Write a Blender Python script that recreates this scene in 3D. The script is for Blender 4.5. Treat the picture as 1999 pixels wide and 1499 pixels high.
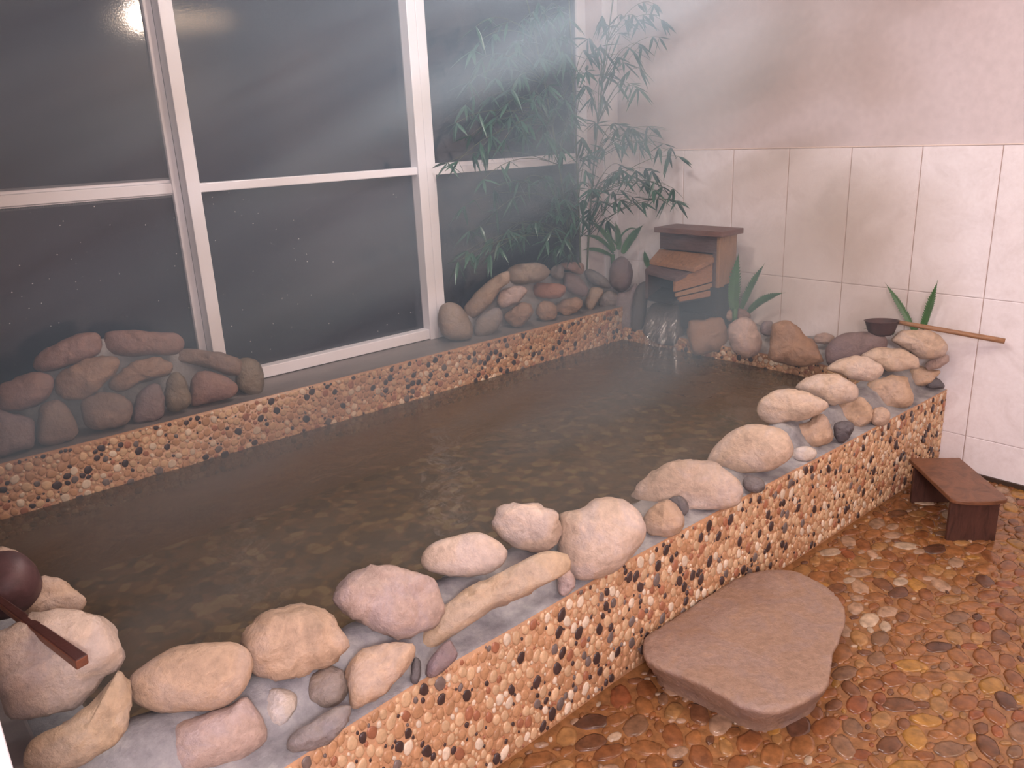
import bpy, bmesh, math, random
import numpy as np
from mathutils import Vector, Matrix, Euler, noise
sc = bpy.context.scene
for o in list(bpy.data.objects): bpy.data.objects.remove(o)
COL = sc.collection

# ------------------------------------------------ camera, world, lights, exposure
cam = bpy.data.cameras.new('camera'); co = bpy.data.objects.new('camera', cam); COL.objects.link(co)
cam.sensor_fit = 'HORIZONTAL'; cam.sensor_width = 36; cam.lens = 1577.976 * 36 / 1999; cam.clip_start = .02
yaw, pit, rol = 0.863224, -0.301703, -0.045567
F_ = Vector((math.cos(yaw)*math.cos(pit), math.sin(yaw)*math.cos(pit), math.sin(pit)))
R0 = F_.cross(Vector((0, 0, 1))).normalized(); U0 = R0.cross(F_)
R_ = R0*math.cos(rol) + U0*math.sin(rol); U_ = -R0*math.sin(rol) + U0*math.cos(rol)
m4 = Matrix((R_, U_, -F_)).transposed().to_4x4(); m4.translation = Vector((-0.5769, -1.2759, 1.4926))
co.matrix_world = m4; sc.camera = co

w = bpy.data.worlds.new('night'); sc.world = w; w.use_nodes = True
w.node_tree.nodes['Background'].inputs[0].default_value = (.012, .013, .020, 1)
w.node_tree.nodes['Background'].inputs[1].default_value = 1.0

def lamp(name, loc, power, color, size, kind='POINT', rot=None):
    l = bpy.data.lights.new(name, kind); l.energy = power; l.color = color
    if kind == 'POINT': l.shadow_soft_size = size
    else: l.shape = 'DISK'; l.size = size
    o = bpy.data.objects.new(name, l); o.location = loc; COL.objects.link(o)
    if rot: o.rotation_euler = rot
    return o
lamp('ceiling_globe_light', (1.12, .04, 2.19), 36, (1, .86, .80), .05)
lamp('added_overhead_fill', (1.35, .85, 2.41), 21, (.95, .95, 1), .30, 'AREA')  # added fill to brighten the window side and far wall, no known lamp
lamp('room_fill_light', (-.9, -2.1, 1.8), 126, (1, .92, .95), .18)  # unseen fill added behind the camera
lamp('unseen_warm_light', (2.0, -1.9, 2.44), 24, (1, .80, .62), .9, 'AREA')  # unseen warm source, spread wide so its window reflection stays faint

sc.view_settings.view_transform = 'Standard'; sc.view_settings.look = 'None'
sc.view_settings.exposure = 0.0; sc.view_settings.gamma = 1; sc.view_settings.use_curve_mapping = False
FR='cemented stones along the front rim';LM='cemented stones of the left mound';RM='cemented stones of the right mound';FL='rocks on the far ledge'
STONES=[
('mound_stone','reddish-brown slanting stone at the upper left of the left mound',LM,'redbrown',(0.024, 1.73, 0.846),(0.192, 0.959, -0.207),0.04,[(-0.11,-0.019),(-0.078,0.015),(0.003,0.048),(0.073,0.06),(0.106,0.045),(0.101,0.002),(0.071,-0.026),(0.005,-0.042),(-0.064,-0.057),(-0.102,-0.047)]),
('mound_stone','broad flat red-brown stone topping the left mound',LM,'redbrown',(0.264, 1.735, 0.826),(0.263, 0.942, -0.208),0.043,[(-0.126,0.029),(-0.108,0.058),(-0.047,0.056),(0.053,0.033),(0.12,0.02),(0.137,-0.012),(0.125,-0.048),(0.085,-0.059),(-0.003,-0.046),(-0.078,-0.034),(-0.124,-0.005)]),
('mound_stone','long brown stone sloping down right from the mound top to the white mullion',LM,'brown',(0.49, 1.73, 0.713),(0.325, 0.915, -0.238),0.034,[(-0.143,0.038),(-0.085,0.057),(-0.003,0.043),(0.083,0.007),(0.124,-0.029),(0.106,-0.07),(0.067,-0.064),(-0.003,-0.032),(-0.077,-0.001),(-0.124,0.015)]),
('mound_stone','rounded upright brown stone closing the right end of the left mound',LM,'olive',(0.613, 1.68, 0.631),(0.36, 0.895, -0.261),0.046,[(-0.041,0.068),(0.006,0.076),(0.039,0.055),(0.054,0.013),(0.05,-0.036),(0.026,-0.077),(-0.025,-0.069),(-0.05,-0.035),(-0.05,0.008)]),
('mound_stone','brown oval stone at the left picture edge, upper row of the left mound',LM,'redbrown',(-0.141, 1.68, 0.754),(0.142, 0.96, -0.24),0.048,[(-0.075,0.025),(-0.032,0.047),(0.033,0.057),(0.08,0.041),(0.091,0.007),(0.071,-0.026),(0.02,-0.052),(-0.035,-0.056),(-0.084,-0.038)]),
('mound_stone','large tan-brown oval stone slanting in the middle of the left mound',LM,'ochre',(0.048, 1.68, 0.76),(0.201, 0.951, -0.236),0.044,[(-0.095,-0.006),(-0.055,0.035),(0.007,0.062),(0.075,0.058),(0.107,0.033),(0.093,-0.003),(0.037,-0.042),(-0.016,-0.065),(-0.068,-0.06),(-0.096,-0.038)]),
('mound_stone','almond-shaped brown stone just below the broad top stone of the left mound',LM,'ochre',(0.225, 1.7, 0.728),(0.253, 0.937, -0.241),0.033,[(-0.105,-0.02),(-0.063,0.018),(0.003,0.05),(0.07,0.045),(0.107,0.013),(0.091,-0.019),(0.016,-0.029),(-0.044,-0.05),(-0.085,-0.049)]),
('mound_stone','blocky purplish stone at the lower left picture edge in the left mound',LM,'purple',(-0.209, 1.64, 0.638),(0.12, 0.953, -0.279),0.041,[(-0.033,0.077),(0.009,0.068),(0.061,0.04),(0.069,0.002),(0.049,-0.051),(0.008,-0.062),(-0.045,-0.066),(-0.066,-0.043)]),
('mound_stone','brown upright pear-shaped stone in the bottom row of the left mound',LM,'brown',(-0.077, 1.64, 0.636),(0.162, 0.947, -0.278),0.04,[(-0.055,0.007),(-0.034,0.061),(0.003,0.082),(0.032,0.068),(0.055,0.015),(0.062,-0.035),(0.04,-0.062),(-0.026,-0.066),(-0.06,-0.05)]),
('mound_stone','wide grey-brown stone in the middle of the bottom row of the left mound',LM,'brown',(0.078, 1.64, 0.64),(0.211, 0.938, -0.274),0.042,[(-0.074,0.026),(-0.054,0.06),(0.0,0.063),(0.056,0.044),(0.083,0.012),(0.076,-0.037),(0.032,-0.061),(-0.036,-0.058),(-0.071,-0.035)]),
('mound_stone','squarish purple-red stone beneath the almond-shaped one in the left mound',LM,'purple',(0.222, 1.64, 0.626),(0.254, 0.927, -0.276),0.034,[(-0.055,-0.013),(-0.03,0.044),(0.016,0.073),(0.045,0.06),(0.049,0.008),(0.04,-0.048),(0.004,-0.061),(-0.056,-0.052)]),
('mound_stone','narrow upright olive-brown stone in the left mound',LM,'olive',(0.322, 1.64, 0.646),(0.284, 0.921, -0.268),0.032,[(-0.036,0.025),(-0.013,0.068),(0.014,0.072),(0.036,0.043),(0.041,-0.01),(0.031,-0.055),(-0.014,-0.067),(-0.042,-0.042)]),
('mound_stone','orange-brown wedge stone between the narrow upright one and the right end of the left mound',LM,'redbrown',(0.447, 1.65, 0.629),(0.318, 0.909, -0.269),0.04,[(-0.072,0.016),(-0.046,0.059),(0.005,0.066),(0.066,0.03),(0.096,-0.016),(0.072,-0.042),(0.015,-0.051),(-0.064,-0.056),(-0.079,-0.03)]),
('mound_stone','egg-shaped grey-tan stone against the window frame at the left end of the right mound',RM,'greytan',(1.633, 1.7, 0.654),(0.582, 0.783, -0.221),0.059,[(-0.075,0.044),(-0.058,0.082),(-0.016,0.097),(0.032,0.076),(0.062,0.03),(0.083,-0.026),(0.078,-0.07),(0.038,-0.087),(-0.023,-0.08),(-0.059,-0.056),(-0.075,-0.005)]),
('mound_stone','smooth grey stone leaning right beside the egg-shaped one in the right mound',RM,'grey',(1.803, 1.66, 0.629),(0.614, 0.757, -0.223),0.035,[(-0.073,-0.024),(-0.047,0.025),(-0.001,0.056),(0.045,0.071),(0.069,0.047),(0.064,0.002),(0.034,-0.041),(-0.018,-0.064),(-0.063,-0.061)]),
('mound_stone','long tan stone slanting up the left slope of the right mound',RM,'tan2',(1.859, 1.73, 0.747),(0.618, 0.763, -0.189),0.036,[(-0.113,-0.061),(-0.064,-0.0),(-0.004,0.059),(0.067,0.095),(0.107,0.104),(0.116,0.059),(0.074,0.027),(0.038,-0.023),(-0.023,-0.082),(-0.076,-0.108)]),
('mound_stone','large grey-pink rounded stone topping the right mound',RM,'greytan',(2.115, 1.72, 0.817),(0.659, 0.734, -0.165),0.047,[(-0.114,-0.013),(-0.082,0.033),(-0.017,0.053),(0.054,0.053),(0.095,0.031),(0.111,-0.005),(0.08,-0.039),(0.003,-0.05),(-0.08,-0.05)]),
('mound_stone','pinkish oval stone directly under the large top stone of the right mound',RM,'pink',(1.972, 1.68, 0.728),(0.641, 0.743, -0.192),0.032,[(-0.074,-0.028),(-0.057,0.017),(0.002,0.049),(0.059,0.043),(0.081,0.019),(0.057,-0.011),(0.009,-0.043),(-0.049,-0.052)]),
('mound_stone','orange-tan lumpy stone at the bottom centre-left of the right mound',RM,'ochre',(1.992, 1.65, 0.633),(0.644, 0.734, -0.216),0.037,[(-0.074,-0.004),(-0.044,0.029),(0.009,0.056),(0.055,0.048),(0.065,0.007),(0.04,-0.032),(-0.002,-0.062),(-0.047,-0.04)]),
('mound_stone','rust-orange oblong stone in the middle of the right mound',RM,'rust',(2.235, 1.69, 0.713),(0.676, 0.713, -0.187),0.032,[(-0.084,0.002),(-0.064,0.037),(0.002,0.04),(0.073,0.026),(0.088,-0.004),(0.06,-0.033),(-0.007,-0.043),(-0.067,-0.029)]),
('mound_stone','small round brown stone in the bottom row of the right mound',RM,'ochre',(2.179, 1.65, 0.621),(0.67, 0.711, -0.212),0.035,[(-0.051,0.009),(-0.029,0.044),(0.013,0.051),(0.047,0.023),(0.052,-0.018),(0.021,-0.047),(-0.026,-0.046),(-0.049,-0.021)]),
('mound_stone','ochre stone right of the small round one in the bottom row of the right mound',RM,'ochre',(2.343, 1.65, 0.618),(0.691, 0.692, -0.207),0.03,[(-0.064,0.009),(-0.015,0.038),(0.046,0.043),(0.07,0.018),(0.045,-0.024),(-0.017,-0.047),(-0.059,-0.033)]),
('mound_stone','small square grey stone between the two top stones of the right mound',RM,'grey',(2.331, 1.72, 0.792),(0.687, 0.708, -0.166),0.029,[(-0.039,0.002),(-0.014,0.034),(0.022,0.036),(0.034,-0.007),(0.021,-0.037),(-0.022,-0.029)]),
('mound_stone','flat pink-brown stone at the upper right crest of the right mound',RM,'redbrown',(2.453, 1.73, 0.797),(0.701, 0.695, -0.161),0.025,[(-0.082,0.014),(-0.032,0.028),(0.048,0.022),(0.06,-0.012),(0.041,-0.039),(-0.021,-0.019),(-0.064,-0.002)]),
('mound_stone','mauve slanting stone under the flat crest stone of the right mound',RM,'purple',(2.428, 1.69, 0.712),(0.7, 0.691, -0.182),0.036,[(-0.063,0.021),(-0.056,0.064),(-0.001,0.056),(0.054,0.011),(0.072,-0.032),(0.046,-0.062),(-0.015,-0.048),(-0.058,-0.01)]),
('mound_stone','dark smooth stone sloping down at the right shoulder of the right mound',RM,'slate',(2.608, 1.7, 0.716),(0.719, 0.672, -0.175),0.026,[(-0.07,0.04),(-0.038,0.055),(0.013,0.031),(0.063,-0.014),(0.069,-0.052),(0.018,-0.045),(-0.045,-0.012)]),
('mound_stone','narrow tan upright wedge stone at the right of the right mound',RM,'tan2',(2.533, 1.66, 0.628),(0.713, 0.673, -0.198),0.026,[(-0.043,-0.016),(-0.017,0.046),(0.027,0.057),(0.052,0.032),(0.026,-0.018),(-0.012,-0.067),(-0.037,-0.054)]),
('mound_stone','grey rounded stone at the far right foot of the right mound',RM,'grey',(2.65, 1.66, 0.601),(0.725, 0.659, -0.2),0.032,[(-0.054,-0.015),(-0.028,0.036),(0.011,0.047),(0.049,0.021),(0.042,-0.03),(-0.028,-0.044)]),
('ledge_rock','tall pale mauve rock at the inner corner of the bath below the oval upright stone',FL,'mauve',(2.7, 1.579, 0.553),(0.737, 0.642, -0.211),0.03,[(-0.055,-0.049),(-0.052,0.043),(-0.037,0.085),(0.012,0.09),(0.051,0.138),(0.066,0.096),(0.048,0.023),(0.036,-0.05),(0.03,-0.111),(-0.019,-0.116),(-0.055,-0.104)]),
('ledge_rock','smooth oval stone standing upright in the window corner in front of the fern',FL,'purple',(2.8, 1.701, 0.713),(0.739, 0.652, -0.171),0.055,[(-0.064,-0.013),(-0.054,0.055),(-0.017,0.094),(0.02,0.096),(0.051,0.059),(0.066,-0.004),(0.051,-0.065),(0.007,-0.099),(-0.03,-0.082),(-0.058,-0.057)]),
('ledge_rock','dark wet blue-grey rock left of the spout mouth',FL,'dark',(2.7, 1.478, 0.575),(0.749, 0.629, -0.21),0.023,[(-0.041,-0.044),(-0.038,0.034),(-0.011,0.111),(0.024,0.137),(0.048,0.11),(0.042,0.033),(0.031,-0.045),(0.007,-0.129),(-0.034,-0.134),(-0.046,-0.092)]),
('ledge_rock','wide wet grey rock under the spout where the water runs over',FL,'wet',(2.66, 1.275, 0.524),(0.765, 0.603, -0.229),0.044,[(-0.111,-0.042),(-0.095,0.057),(-0.055,0.103),(0.007,0.102),(0.058,0.113),(0.087,0.085),(0.099,0.016),(0.097,-0.048),(0.061,-0.099),(0.022,-0.117),(-0.064,-0.094)]),
('ledge_rock','chunky orange-tan rock supporting the wooden spout box',FL,'ochre',(2.655, 1.013, 0.5),(0.792, 0.561, -0.243),0.047,[(-0.097,0.053),(-0.071,0.076),(0.004,0.082),(0.058,0.088),(0.09,0.056),(0.093,-0.021),(0.078,-0.071),(0.009,-0.089),(-0.056,-0.09),(-0.089,-0.041)]),
('ledge_rock','pinkish round rock under the fern right of the spout box',FL,'pink',(2.58, 0.757, 0.547),(0.815, 0.525, -0.244),0.046,[(-0.078,0.01),(-0.06,0.063),(-0.016,0.089),(0.029,0.08),(0.061,0.029),(0.073,-0.027),(0.055,-0.079),(-0.004,-0.087),(-0.056,-0.047)]),
('ledge_rock','small pink pebble tucked against the right foot of the spout box',FL,'pink',(2.8, 0.989, 0.578),(0.81, 0.543, -0.22),0.02,[(-0.028,-0.005),(-0.018,0.02),(0.008,0.026),(0.025,0.007),(0.021,-0.019),(-0.001,-0.027)]),
('ledge_rock','small red-brown lumpy stone at the roots of the fern by the spout box',FL,'redbrown',(2.84, 0.945, 0.581),(0.818, 0.532, -0.218),0.02,[(-0.039,0.006),(-0.008,0.029),(0.031,0.013),(0.042,-0.015),(-0.006,-0.024),(-0.033,-0.016)]),
('ledge_rock','triangular brown rock in the middle of the far ledge',FL,'ochre',(2.586, 0.524, 0.547),(0.841, 0.479, -0.251),0.046,[(-0.096,-0.032),(-0.095,0.053),(-0.087,0.095),(-0.028,0.104),(0.013,0.084),(0.068,0.045),(0.111,-0.023),(0.123,-0.063),(0.062,-0.087),(-0.03,-0.078),(-0.085,-0.059)]),
('ledge_rock','small grey pebble at the left top of the triangular ledge rock',FL,'mauve',(2.74, 0.742, 0.56),(0.831, 0.505, -0.233),0.025,[(-0.031,0.003),(-0.015,0.034),(0.021,0.031),(0.03,-0.01),(0.01,-0.036),(-0.022,-0.026)]),
('ledge_rock','small oval pebble between the triangular rock and the large purple rock',FL,'pink',(2.78, 0.475, 0.544),(0.86, 0.449, -0.243),0.019,[(-0.044,-0.0),(-0.022,0.022),(0.031,0.021),(0.046,0.0),(0.021,-0.022),(-0.033,-0.021)]),
('ledge_rock','large smooth purple-brown rock below the ladle bowl on the far ledge',FL,'purple',(2.724, 0.304, 0.542),(0.873, 0.418, -0.251),0.036,[(-0.119,-0.021),(-0.111,0.007),(-0.07,0.051),(-0.026,0.067),(0.036,0.072),(0.092,0.066),(0.124,0.048),(0.116,-0.006),(0.076,-0.043),(-0.016,-0.069),(-0.092,-0.082),(-0.116,-0.062)]),
('rim_stone','pale rounded stone in the wall corner with the ladle lying on it',FR,'pale',(2.842, 0.08, 0.578),(0.902, 0.358, -0.241),0.048,[(-0.114,0.006),(-0.089,0.044),(-0.049,0.053),(0.007,0.057),(0.057,0.04),(0.092,0.007),(0.092,-0.033),(0.063,-0.057),(0.019,-0.066),(-0.023,-0.047),(-0.083,-0.015)]),
('rim_stone','thin flat pinkish stone wedged under the corner stone beside the wall',FR,'pink',(2.896, 0.03, 0.49),(0.904, 0.34, -0.261),0.022,[(-0.044,-0.016),(-0.022,0.013),(0.031,0.036),(0.039,0.005),(0.013,-0.02),(-0.026,-0.033)]),
('rim_stone','tan lower stone at the wall end of the front rim',FR,'tan',(2.896, 0.08, 0.421),(0.895, 0.35, -0.276),0.032,[(-0.052,0.017),(-0.022,0.043),(0.02,0.033),(0.066,0.028),(0.052,-0.001),(0.019,-0.036),(-0.029,-0.051),(-0.044,-0.024)]),
('rim_stone','small dark lump standing for the shaded hole at the wall end of the front rim',FR,'dark',(2.905, 0.03, 0.393),(0.898, 0.337, -0.284),0.017,[(-0.035,-0.007),(-0.01,0.028),(0.024,0.013),(0.035,-0.013),(-0.013,-0.023)]),  # shade of the hole modelled as a dark solid
('rim_stone','pale stone with a chipped lower edge, next before the ladle corner stone',FR,'pale',(2.695, 0.13, 0.533),(0.887, 0.381, -0.26),0.029,[(-0.114,0.002),(-0.083,0.032),(-0.035,0.046),(0.021,0.044),(0.062,0.029),(0.097,0.001),(0.099,-0.03),(0.068,-0.037),(0.037,-0.042),(-0.011,-0.048),(-0.04,-0.037),(-0.079,-0.017)]),
('rim_stone','grey-brown flat shard under the chipped pale stone',FR,'brown',(3.04, 0.257, 0.37),(0.885, 0.375, -0.275),0.02,[(-0.056,0.002),(0.003,0.017),(0.055,0.031),(0.041,-0.005),(-0.006,-0.024),(-0.047,-0.022)]),
('rim_stone','pale tan upper stone third from the far wall on the front rim',FR,'pale',(2.423, 0.14, 0.548),(0.87, 0.41, -0.274),0.035,[(-0.11,-0.011),(-0.089,0.02),(-0.051,0.04),(0.003,0.048),(0.051,0.038),(0.083,0.016),(0.093,-0.013),(0.065,-0.04),(0.027,-0.048),(-0.02,-0.043),(-0.061,-0.025)]),
('rim_stone','big angular tan stone in the lower row near the far end of the front rim',FR,'tan',(2.615, 0.098, 0.413),(0.877, 0.377, -0.297),0.058,[(-0.114,-0.006),(-0.085,0.037),(-0.026,0.064),(0.049,0.07),(0.074,0.046),(0.1,-0.021),(0.083,-0.049),(0.037,-0.058),(-0.01,-0.072),(-0.06,-0.05),(-0.099,-0.027)]),
('rim_stone','pale tan upper stone overlapped by the oval slab stone in front of it',FR,'pale',(2.223, 0.15, 0.516),(0.851, 0.433, -0.297),0.039,[(-0.121,-0.005),(-0.092,0.026),(-0.047,0.049),(0.006,0.055),(0.045,0.043),(0.08,0.026),(0.099,-0.001),(0.092,-0.034),(0.059,-0.049),(0.007,-0.057),(-0.033,-0.036),(-0.08,-0.027)]),
('rim_stone','tan lower stone beneath the overlapped upper stone of the front rim',FR,'tan',(2.313, 0.098, 0.409),(0.855, 0.407, -0.321),0.048,[(-0.087,0.008),(-0.057,0.032),(0.01,0.058),(0.041,0.053),(0.065,0.026),(0.073,-0.019),(0.048,-0.046),(0.011,-0.058),(-0.036,-0.042),(-0.072,-0.028)]),
('rim_stone','small blunt tan stone on the outer edge near the far end of the rim',FR,'tan',(2.372, 0.014, 0.393),(0.867, 0.379, -0.323),0.03,[(-0.03,0.02),(-0.013,0.034),(0.017,0.033),(0.035,0.006),(0.023,-0.029),(-0.01,-0.036),(-0.031,-0.018)]),
('rim_stone','dark purple lump filling a mortar hole near the far end of the front rim',FR,'dark',(2.105, 0.025, 0.407),(0.845, 0.41, -0.342),0.03,[(-0.032,0.024),(0.022,0.037),(0.035,0.007),(0.003,-0.044),(-0.024,-0.031)]),  # dark solid filling a hole in the mortar
('rim_stone','oval pale slab stone with a ragged right edge, far half of front rim',FR,'pale',(1.95, 0.15, 0.513),(0.825, 0.466, -0.32),0.037,[(-0.115,-0.012),(-0.099,0.017),(-0.06,0.05),(-0.009,0.065),(0.035,0.06),(0.079,0.044),(0.123,0.023),(0.126,0.005),(0.104,-0.02),(0.041,-0.047),(-0.031,-0.062),(-0.075,-0.064),(-0.106,-0.043)]),
('rim_stone','grey-tan lower stone beneath the oval ragged slab stone',FR,'tan',(2.01, 0.091, 0.413),(0.829, 0.438, -0.346),0.046,[(-0.082,0.015),(-0.031,0.035),(0.025,0.063),(0.048,0.042),(0.069,-0.003),(0.064,-0.027),(0.018,-0.05),(-0.033,-0.051),(-0.064,-0.023)]),
('rim_stone','small whitish stone on the outer edge right of the smooth pale dome stone',FR,'white',(1.868, 0.042, 0.385),(0.818, 0.441, -0.371),0.023,[(-0.037,0.004),(-0.022,0.021),(0.009,0.027),(0.034,0.018),(0.041,0.0),(0.023,-0.02),(-0.012,-0.027),(-0.037,-0.018)]),
('rim_stone','smooth pale dome-shaped stone, brightest of the far half of the front rim',FR,'pale',(1.653, 0.11, 0.446),(0.789, 0.49, -0.37),0.059,[(-0.148,-0.051),(-0.123,0.002),(-0.076,0.057),(-0.009,0.086),(0.057,0.087),(0.106,0.062),(0.13,0.02),(0.124,-0.018),(0.087,-0.052),(0.028,-0.075),(-0.05,-0.082),(-0.113,-0.067)]),
('rim_stone','dark grey stone sunk in mortar between the dome stone and the long ridge stone',FR,'slate',(1.526, 0.021, 0.389),(0.777, 0.479, -0.408),0.023,[(-0.035,0.01),(-0.01,0.027),(0.026,0.015),(0.035,-0.009),(0.01,-0.026),(-0.025,-0.017)]),
('rim_stone','long pale pinkish stone with a raised ridge above the slabbed floor',FR,'palepink',(1.307, 0.12, 0.42),(0.731, 0.541, -0.416),0.048,[(-0.184,-0.042),(-0.15,0.004),(-0.099,0.048),(-0.036,0.077),(0.039,0.086),(0.102,0.074),(0.153,0.047),(0.167,0.013),(0.154,-0.022),(0.109,-0.047),(0.036,-0.065),(-0.021,-0.077),(-0.107,-0.076),(-0.166,-0.062)]),
('rim_stone','small rounded tan stone in front of the long ridge stone on the outer edge',FR,'tan',(1.122, 0.059, 0.398),(0.701, 0.551, -0.452),0.042,[(-0.055,0.009),(-0.034,0.037),(0.01,0.058),(0.042,0.035),(0.056,-0.003),(0.043,-0.036),(-0.005,-0.051),(-0.043,-0.04),(-0.054,-0.018)]),
('rim_stone','small dark stone peeping out behind the rounded tan stone',FR,'slate',(1.242, 0.092, 0.395),(0.72, 0.541, -0.434),0.018,[(-0.033,0.014),(-0.005,0.026),(0.018,0.01),(0.024,-0.018),(0.007,-0.033),(-0.01,-0.008)]),
('rim_stone','large smooth kidney-shaped pale stone reaching down to the mosaic edge',FR,'palepink',(0.831, 0.042, 0.459),(0.643, 0.602, -0.472),0.083,[(-0.106,0.031),(-0.101,0.064),(-0.045,0.076),(-0.015,0.099),(0.026,0.106),(0.066,0.097),(0.1,0.072),(0.119,0.037),(0.118,-0.002),(0.088,-0.046),(0.043,-0.081),(-0.007,-0.105),(-0.057,-0.111),(-0.096,-0.072),(-0.111,-0.023)]),
('rim_stone','pale sliver-shaped stone at the left foot of the kidney-shaped stone',FR,'pink',(0.688, 0.027, 0.397),(0.596, 0.614, -0.517),0.02,[(-0.022,-0.017),(-0.016,0.025),(-0.001,0.039),(0.018,0.02),(0.024,-0.004),(0.012,-0.027),(-0.008,-0.036)]),
('rim_stone','rough round pale pink stone left of the kidney-shaped stone',FR,'palepink',(0.677, 0.15, 0.512),(0.587, 0.667, -0.459),0.046,[(-0.096,0.015),(-0.08,0.043),(-0.04,0.059),(0.01,0.062),(0.054,0.048),(0.082,0.022),(0.085,-0.017),(0.069,-0.05),(0.029,-0.068),(-0.03,-0.056),(-0.073,-0.025)]),
('rim_stone','smooth oval pinkish stone above the long yellow slab of the front rim',FR,'palepink',(0.467, 0.15, 0.511),(0.516, 0.705, -0.486),0.038,[(-0.103,-0.015),(-0.101,0.011),(-0.07,0.04),(-0.019,0.051),(0.035,0.053),(0.075,0.037),(0.1,0.008),(0.098,-0.018),(0.078,-0.038),(0.032,-0.052),(-0.026,-0.047),(-0.083,-0.034)]),
('rim_stone','long yellow slab bedded lengthwise in the mortar of the front rim',FR,'yellow',(0.452, 0.039, 0.454),(0.523, 0.669, -0.528),0.038,[(-0.175,-0.101),(-0.15,-0.046),(-0.088,0.001),(-0.013,0.043),(0.056,0.071),(0.125,0.093),(0.172,0.076),(0.173,0.04),(0.112,0.011),(0.038,-0.019),(-0.036,-0.051),(-0.098,-0.085),(-0.134,-0.104)]),
('rim_stone','large rough mauve-pink oval stone on the near half of the front rim',FR,'pink',(0.242, 0.14, 0.495),(0.427, 0.739, -0.521),0.057,[(-0.127,0.019),(-0.117,0.042),(-0.078,0.069),(-0.031,0.077),(0.022,0.071),(0.075,0.052),(0.106,0.027),(0.117,-0.007),(0.111,-0.043),(0.087,-0.068),(0.043,-0.084),(-0.013,-0.072),(-0.068,-0.046),(-0.113,-0.011)]),
('rim_stone','small purple-grey stone on the mosaic edge below the rough mauve oval stone',FR,'purple',(0.271, -0.004, 0.394),(0.45, 0.676, -0.584),0.02,[(-0.03,-0.004),(-0.007,0.024),(0.019,0.037),(0.033,0.02),(0.034,0.0),(0.009,-0.02),(-0.024,-0.035),(-0.037,-0.026)]),
('rim_stone','thin dark upright sliver of stone below the rough mauve oval stone',FR,'dark',(0.215, 0.015, 0.384),(0.422, 0.688, -0.59),0.01,[(-0.009,0.006),(0.001,0.029),(0.012,0.014),(0.004,-0.023),(-0.012,-0.022)]),
('rim_stone','broad orange-pink stone in the lower row under the rough mauve oval stone',FR,'tan',(0.133, 0.036, 0.416),(0.386, 0.713, -0.585),0.041,[(-0.062,0.001),(-0.044,0.035),(-0.014,0.053),(0.044,0.052),(0.08,0.041),(0.074,0.007),(0.047,-0.022),(0.005,-0.048),(-0.039,-0.062),(-0.061,-0.062),(-0.064,-0.032)]),
('rim_stone','round-cornered golden tan stone second from the ladle slab on the front rim',FR,'tan',(0.004, 0.14, 0.498),(0.318, 0.776, -0.545),0.058,[(-0.099,0.018),(-0.082,0.048),(-0.042,0.073),(0.003,0.075),(0.044,0.065),(0.075,0.047),(0.094,0.016),(0.105,-0.021),(0.088,-0.047),(0.051,-0.064),(0.008,-0.075),(-0.036,-0.068),(-0.073,-0.046),(-0.091,-0.017)]),
('rim_stone','round olive-grey stone below the golden tan stone, upper of the small group',FR,'greytan',(0.041, 0.084, 0.398),(0.334, 0.734, -0.591),0.033,[(-0.044,0.003),(-0.03,0.03),(0.006,0.043),(0.035,0.027),(0.045,0.003),(0.035,-0.025),(0.01,-0.04),(-0.023,-0.034),(-0.043,-0.015)]),
('rim_stone','small pale round stone left of the olive-grey one in the lower row',FR,'white',(-0.061, 0.103, 0.397),(0.281, 0.751, -0.597),0.028,[(-0.031,0.014),(-0.017,0.032),(-0.002,0.039),(0.022,0.028),(0.037,0.007),(0.025,-0.022),(0.004,-0.038),(-0.02,-0.033),(-0.031,-0.011)]),
('rim_stone','rough grey stone half covered in mortar at the near mosaic edge',FR,'grey',(-0.025, -0.006, 0.387),(0.311, 0.717, -0.624),0.024,[(-0.065,-0.005),(-0.042,0.01),(-0.004,0.025),(0.033,0.035),(0.058,0.031),(0.06,0.01),(0.041,-0.013),(0.01,-0.027),(-0.03,-0.031),(-0.057,-0.027)]),
('rim_stone','large smooth egg-shaped tan stone right of the ladle slab',FR,'tan',(-0.201, 0.15, 0.516),(0.212, 0.806, -0.552),0.05,[(-0.11,0.027),(-0.092,0.045),(-0.057,0.058),(-0.016,0.063),(0.032,0.059),(0.074,0.048),(0.101,0.031),(0.113,0.002),(0.105,-0.026),(0.085,-0.05),(0.052,-0.066),(0.009,-0.066),(-0.045,-0.052),(-0.083,-0.033),(-0.106,-0.009)]),
('rim_stone','broad pinkish stone under the egg-shaped tan stone in the lower row',FR,'pink',(-0.195, 0.092, 0.407),(0.214, 0.765, -0.607),0.051,[(-0.077,0.045),(-0.027,0.052),(0.03,0.049),(0.064,0.056),(0.082,0.026),(0.093,-0.01),(0.084,-0.037),(0.043,-0.05),(-0.009,-0.052),(-0.058,-0.046),(-0.086,-0.031)]),
('rim_stone','bluish-grey stone at the bottom picture edge between yellow and pinkish ones',FR,'blue',(-0.302, 0.15, 0.4),(0.151, 0.785, -0.601),0.029,[(-0.024,0.03),(-0.005,0.046),(0.015,0.032),(0.033,0.011),(0.034,-0.01),(0.023,-0.035),(-0.001,-0.043),(-0.026,-0.021),(-0.035,0.003)]),
('rim_stone','large flat mauve-grey slab stone under the ladle handle at the near corner',FR,'palepink',(-0.4, 0.259, 0.6),(0.099, 0.86, -0.5),0.053,[(-0.089,0.063),(-0.057,0.08),(-0.018,0.095),(0.007,0.095),(0.05,0.073),(0.08,0.062),(0.1,0.043),(0.114,0.01),(0.115,-0.021),(0.104,-0.051),(0.078,-0.064),(0.035,-0.085),(-0.007,-0.091),(-0.049,-0.084),(-0.077,-0.064),(-0.09,-0.033),(-0.102,0.003)]),
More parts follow.
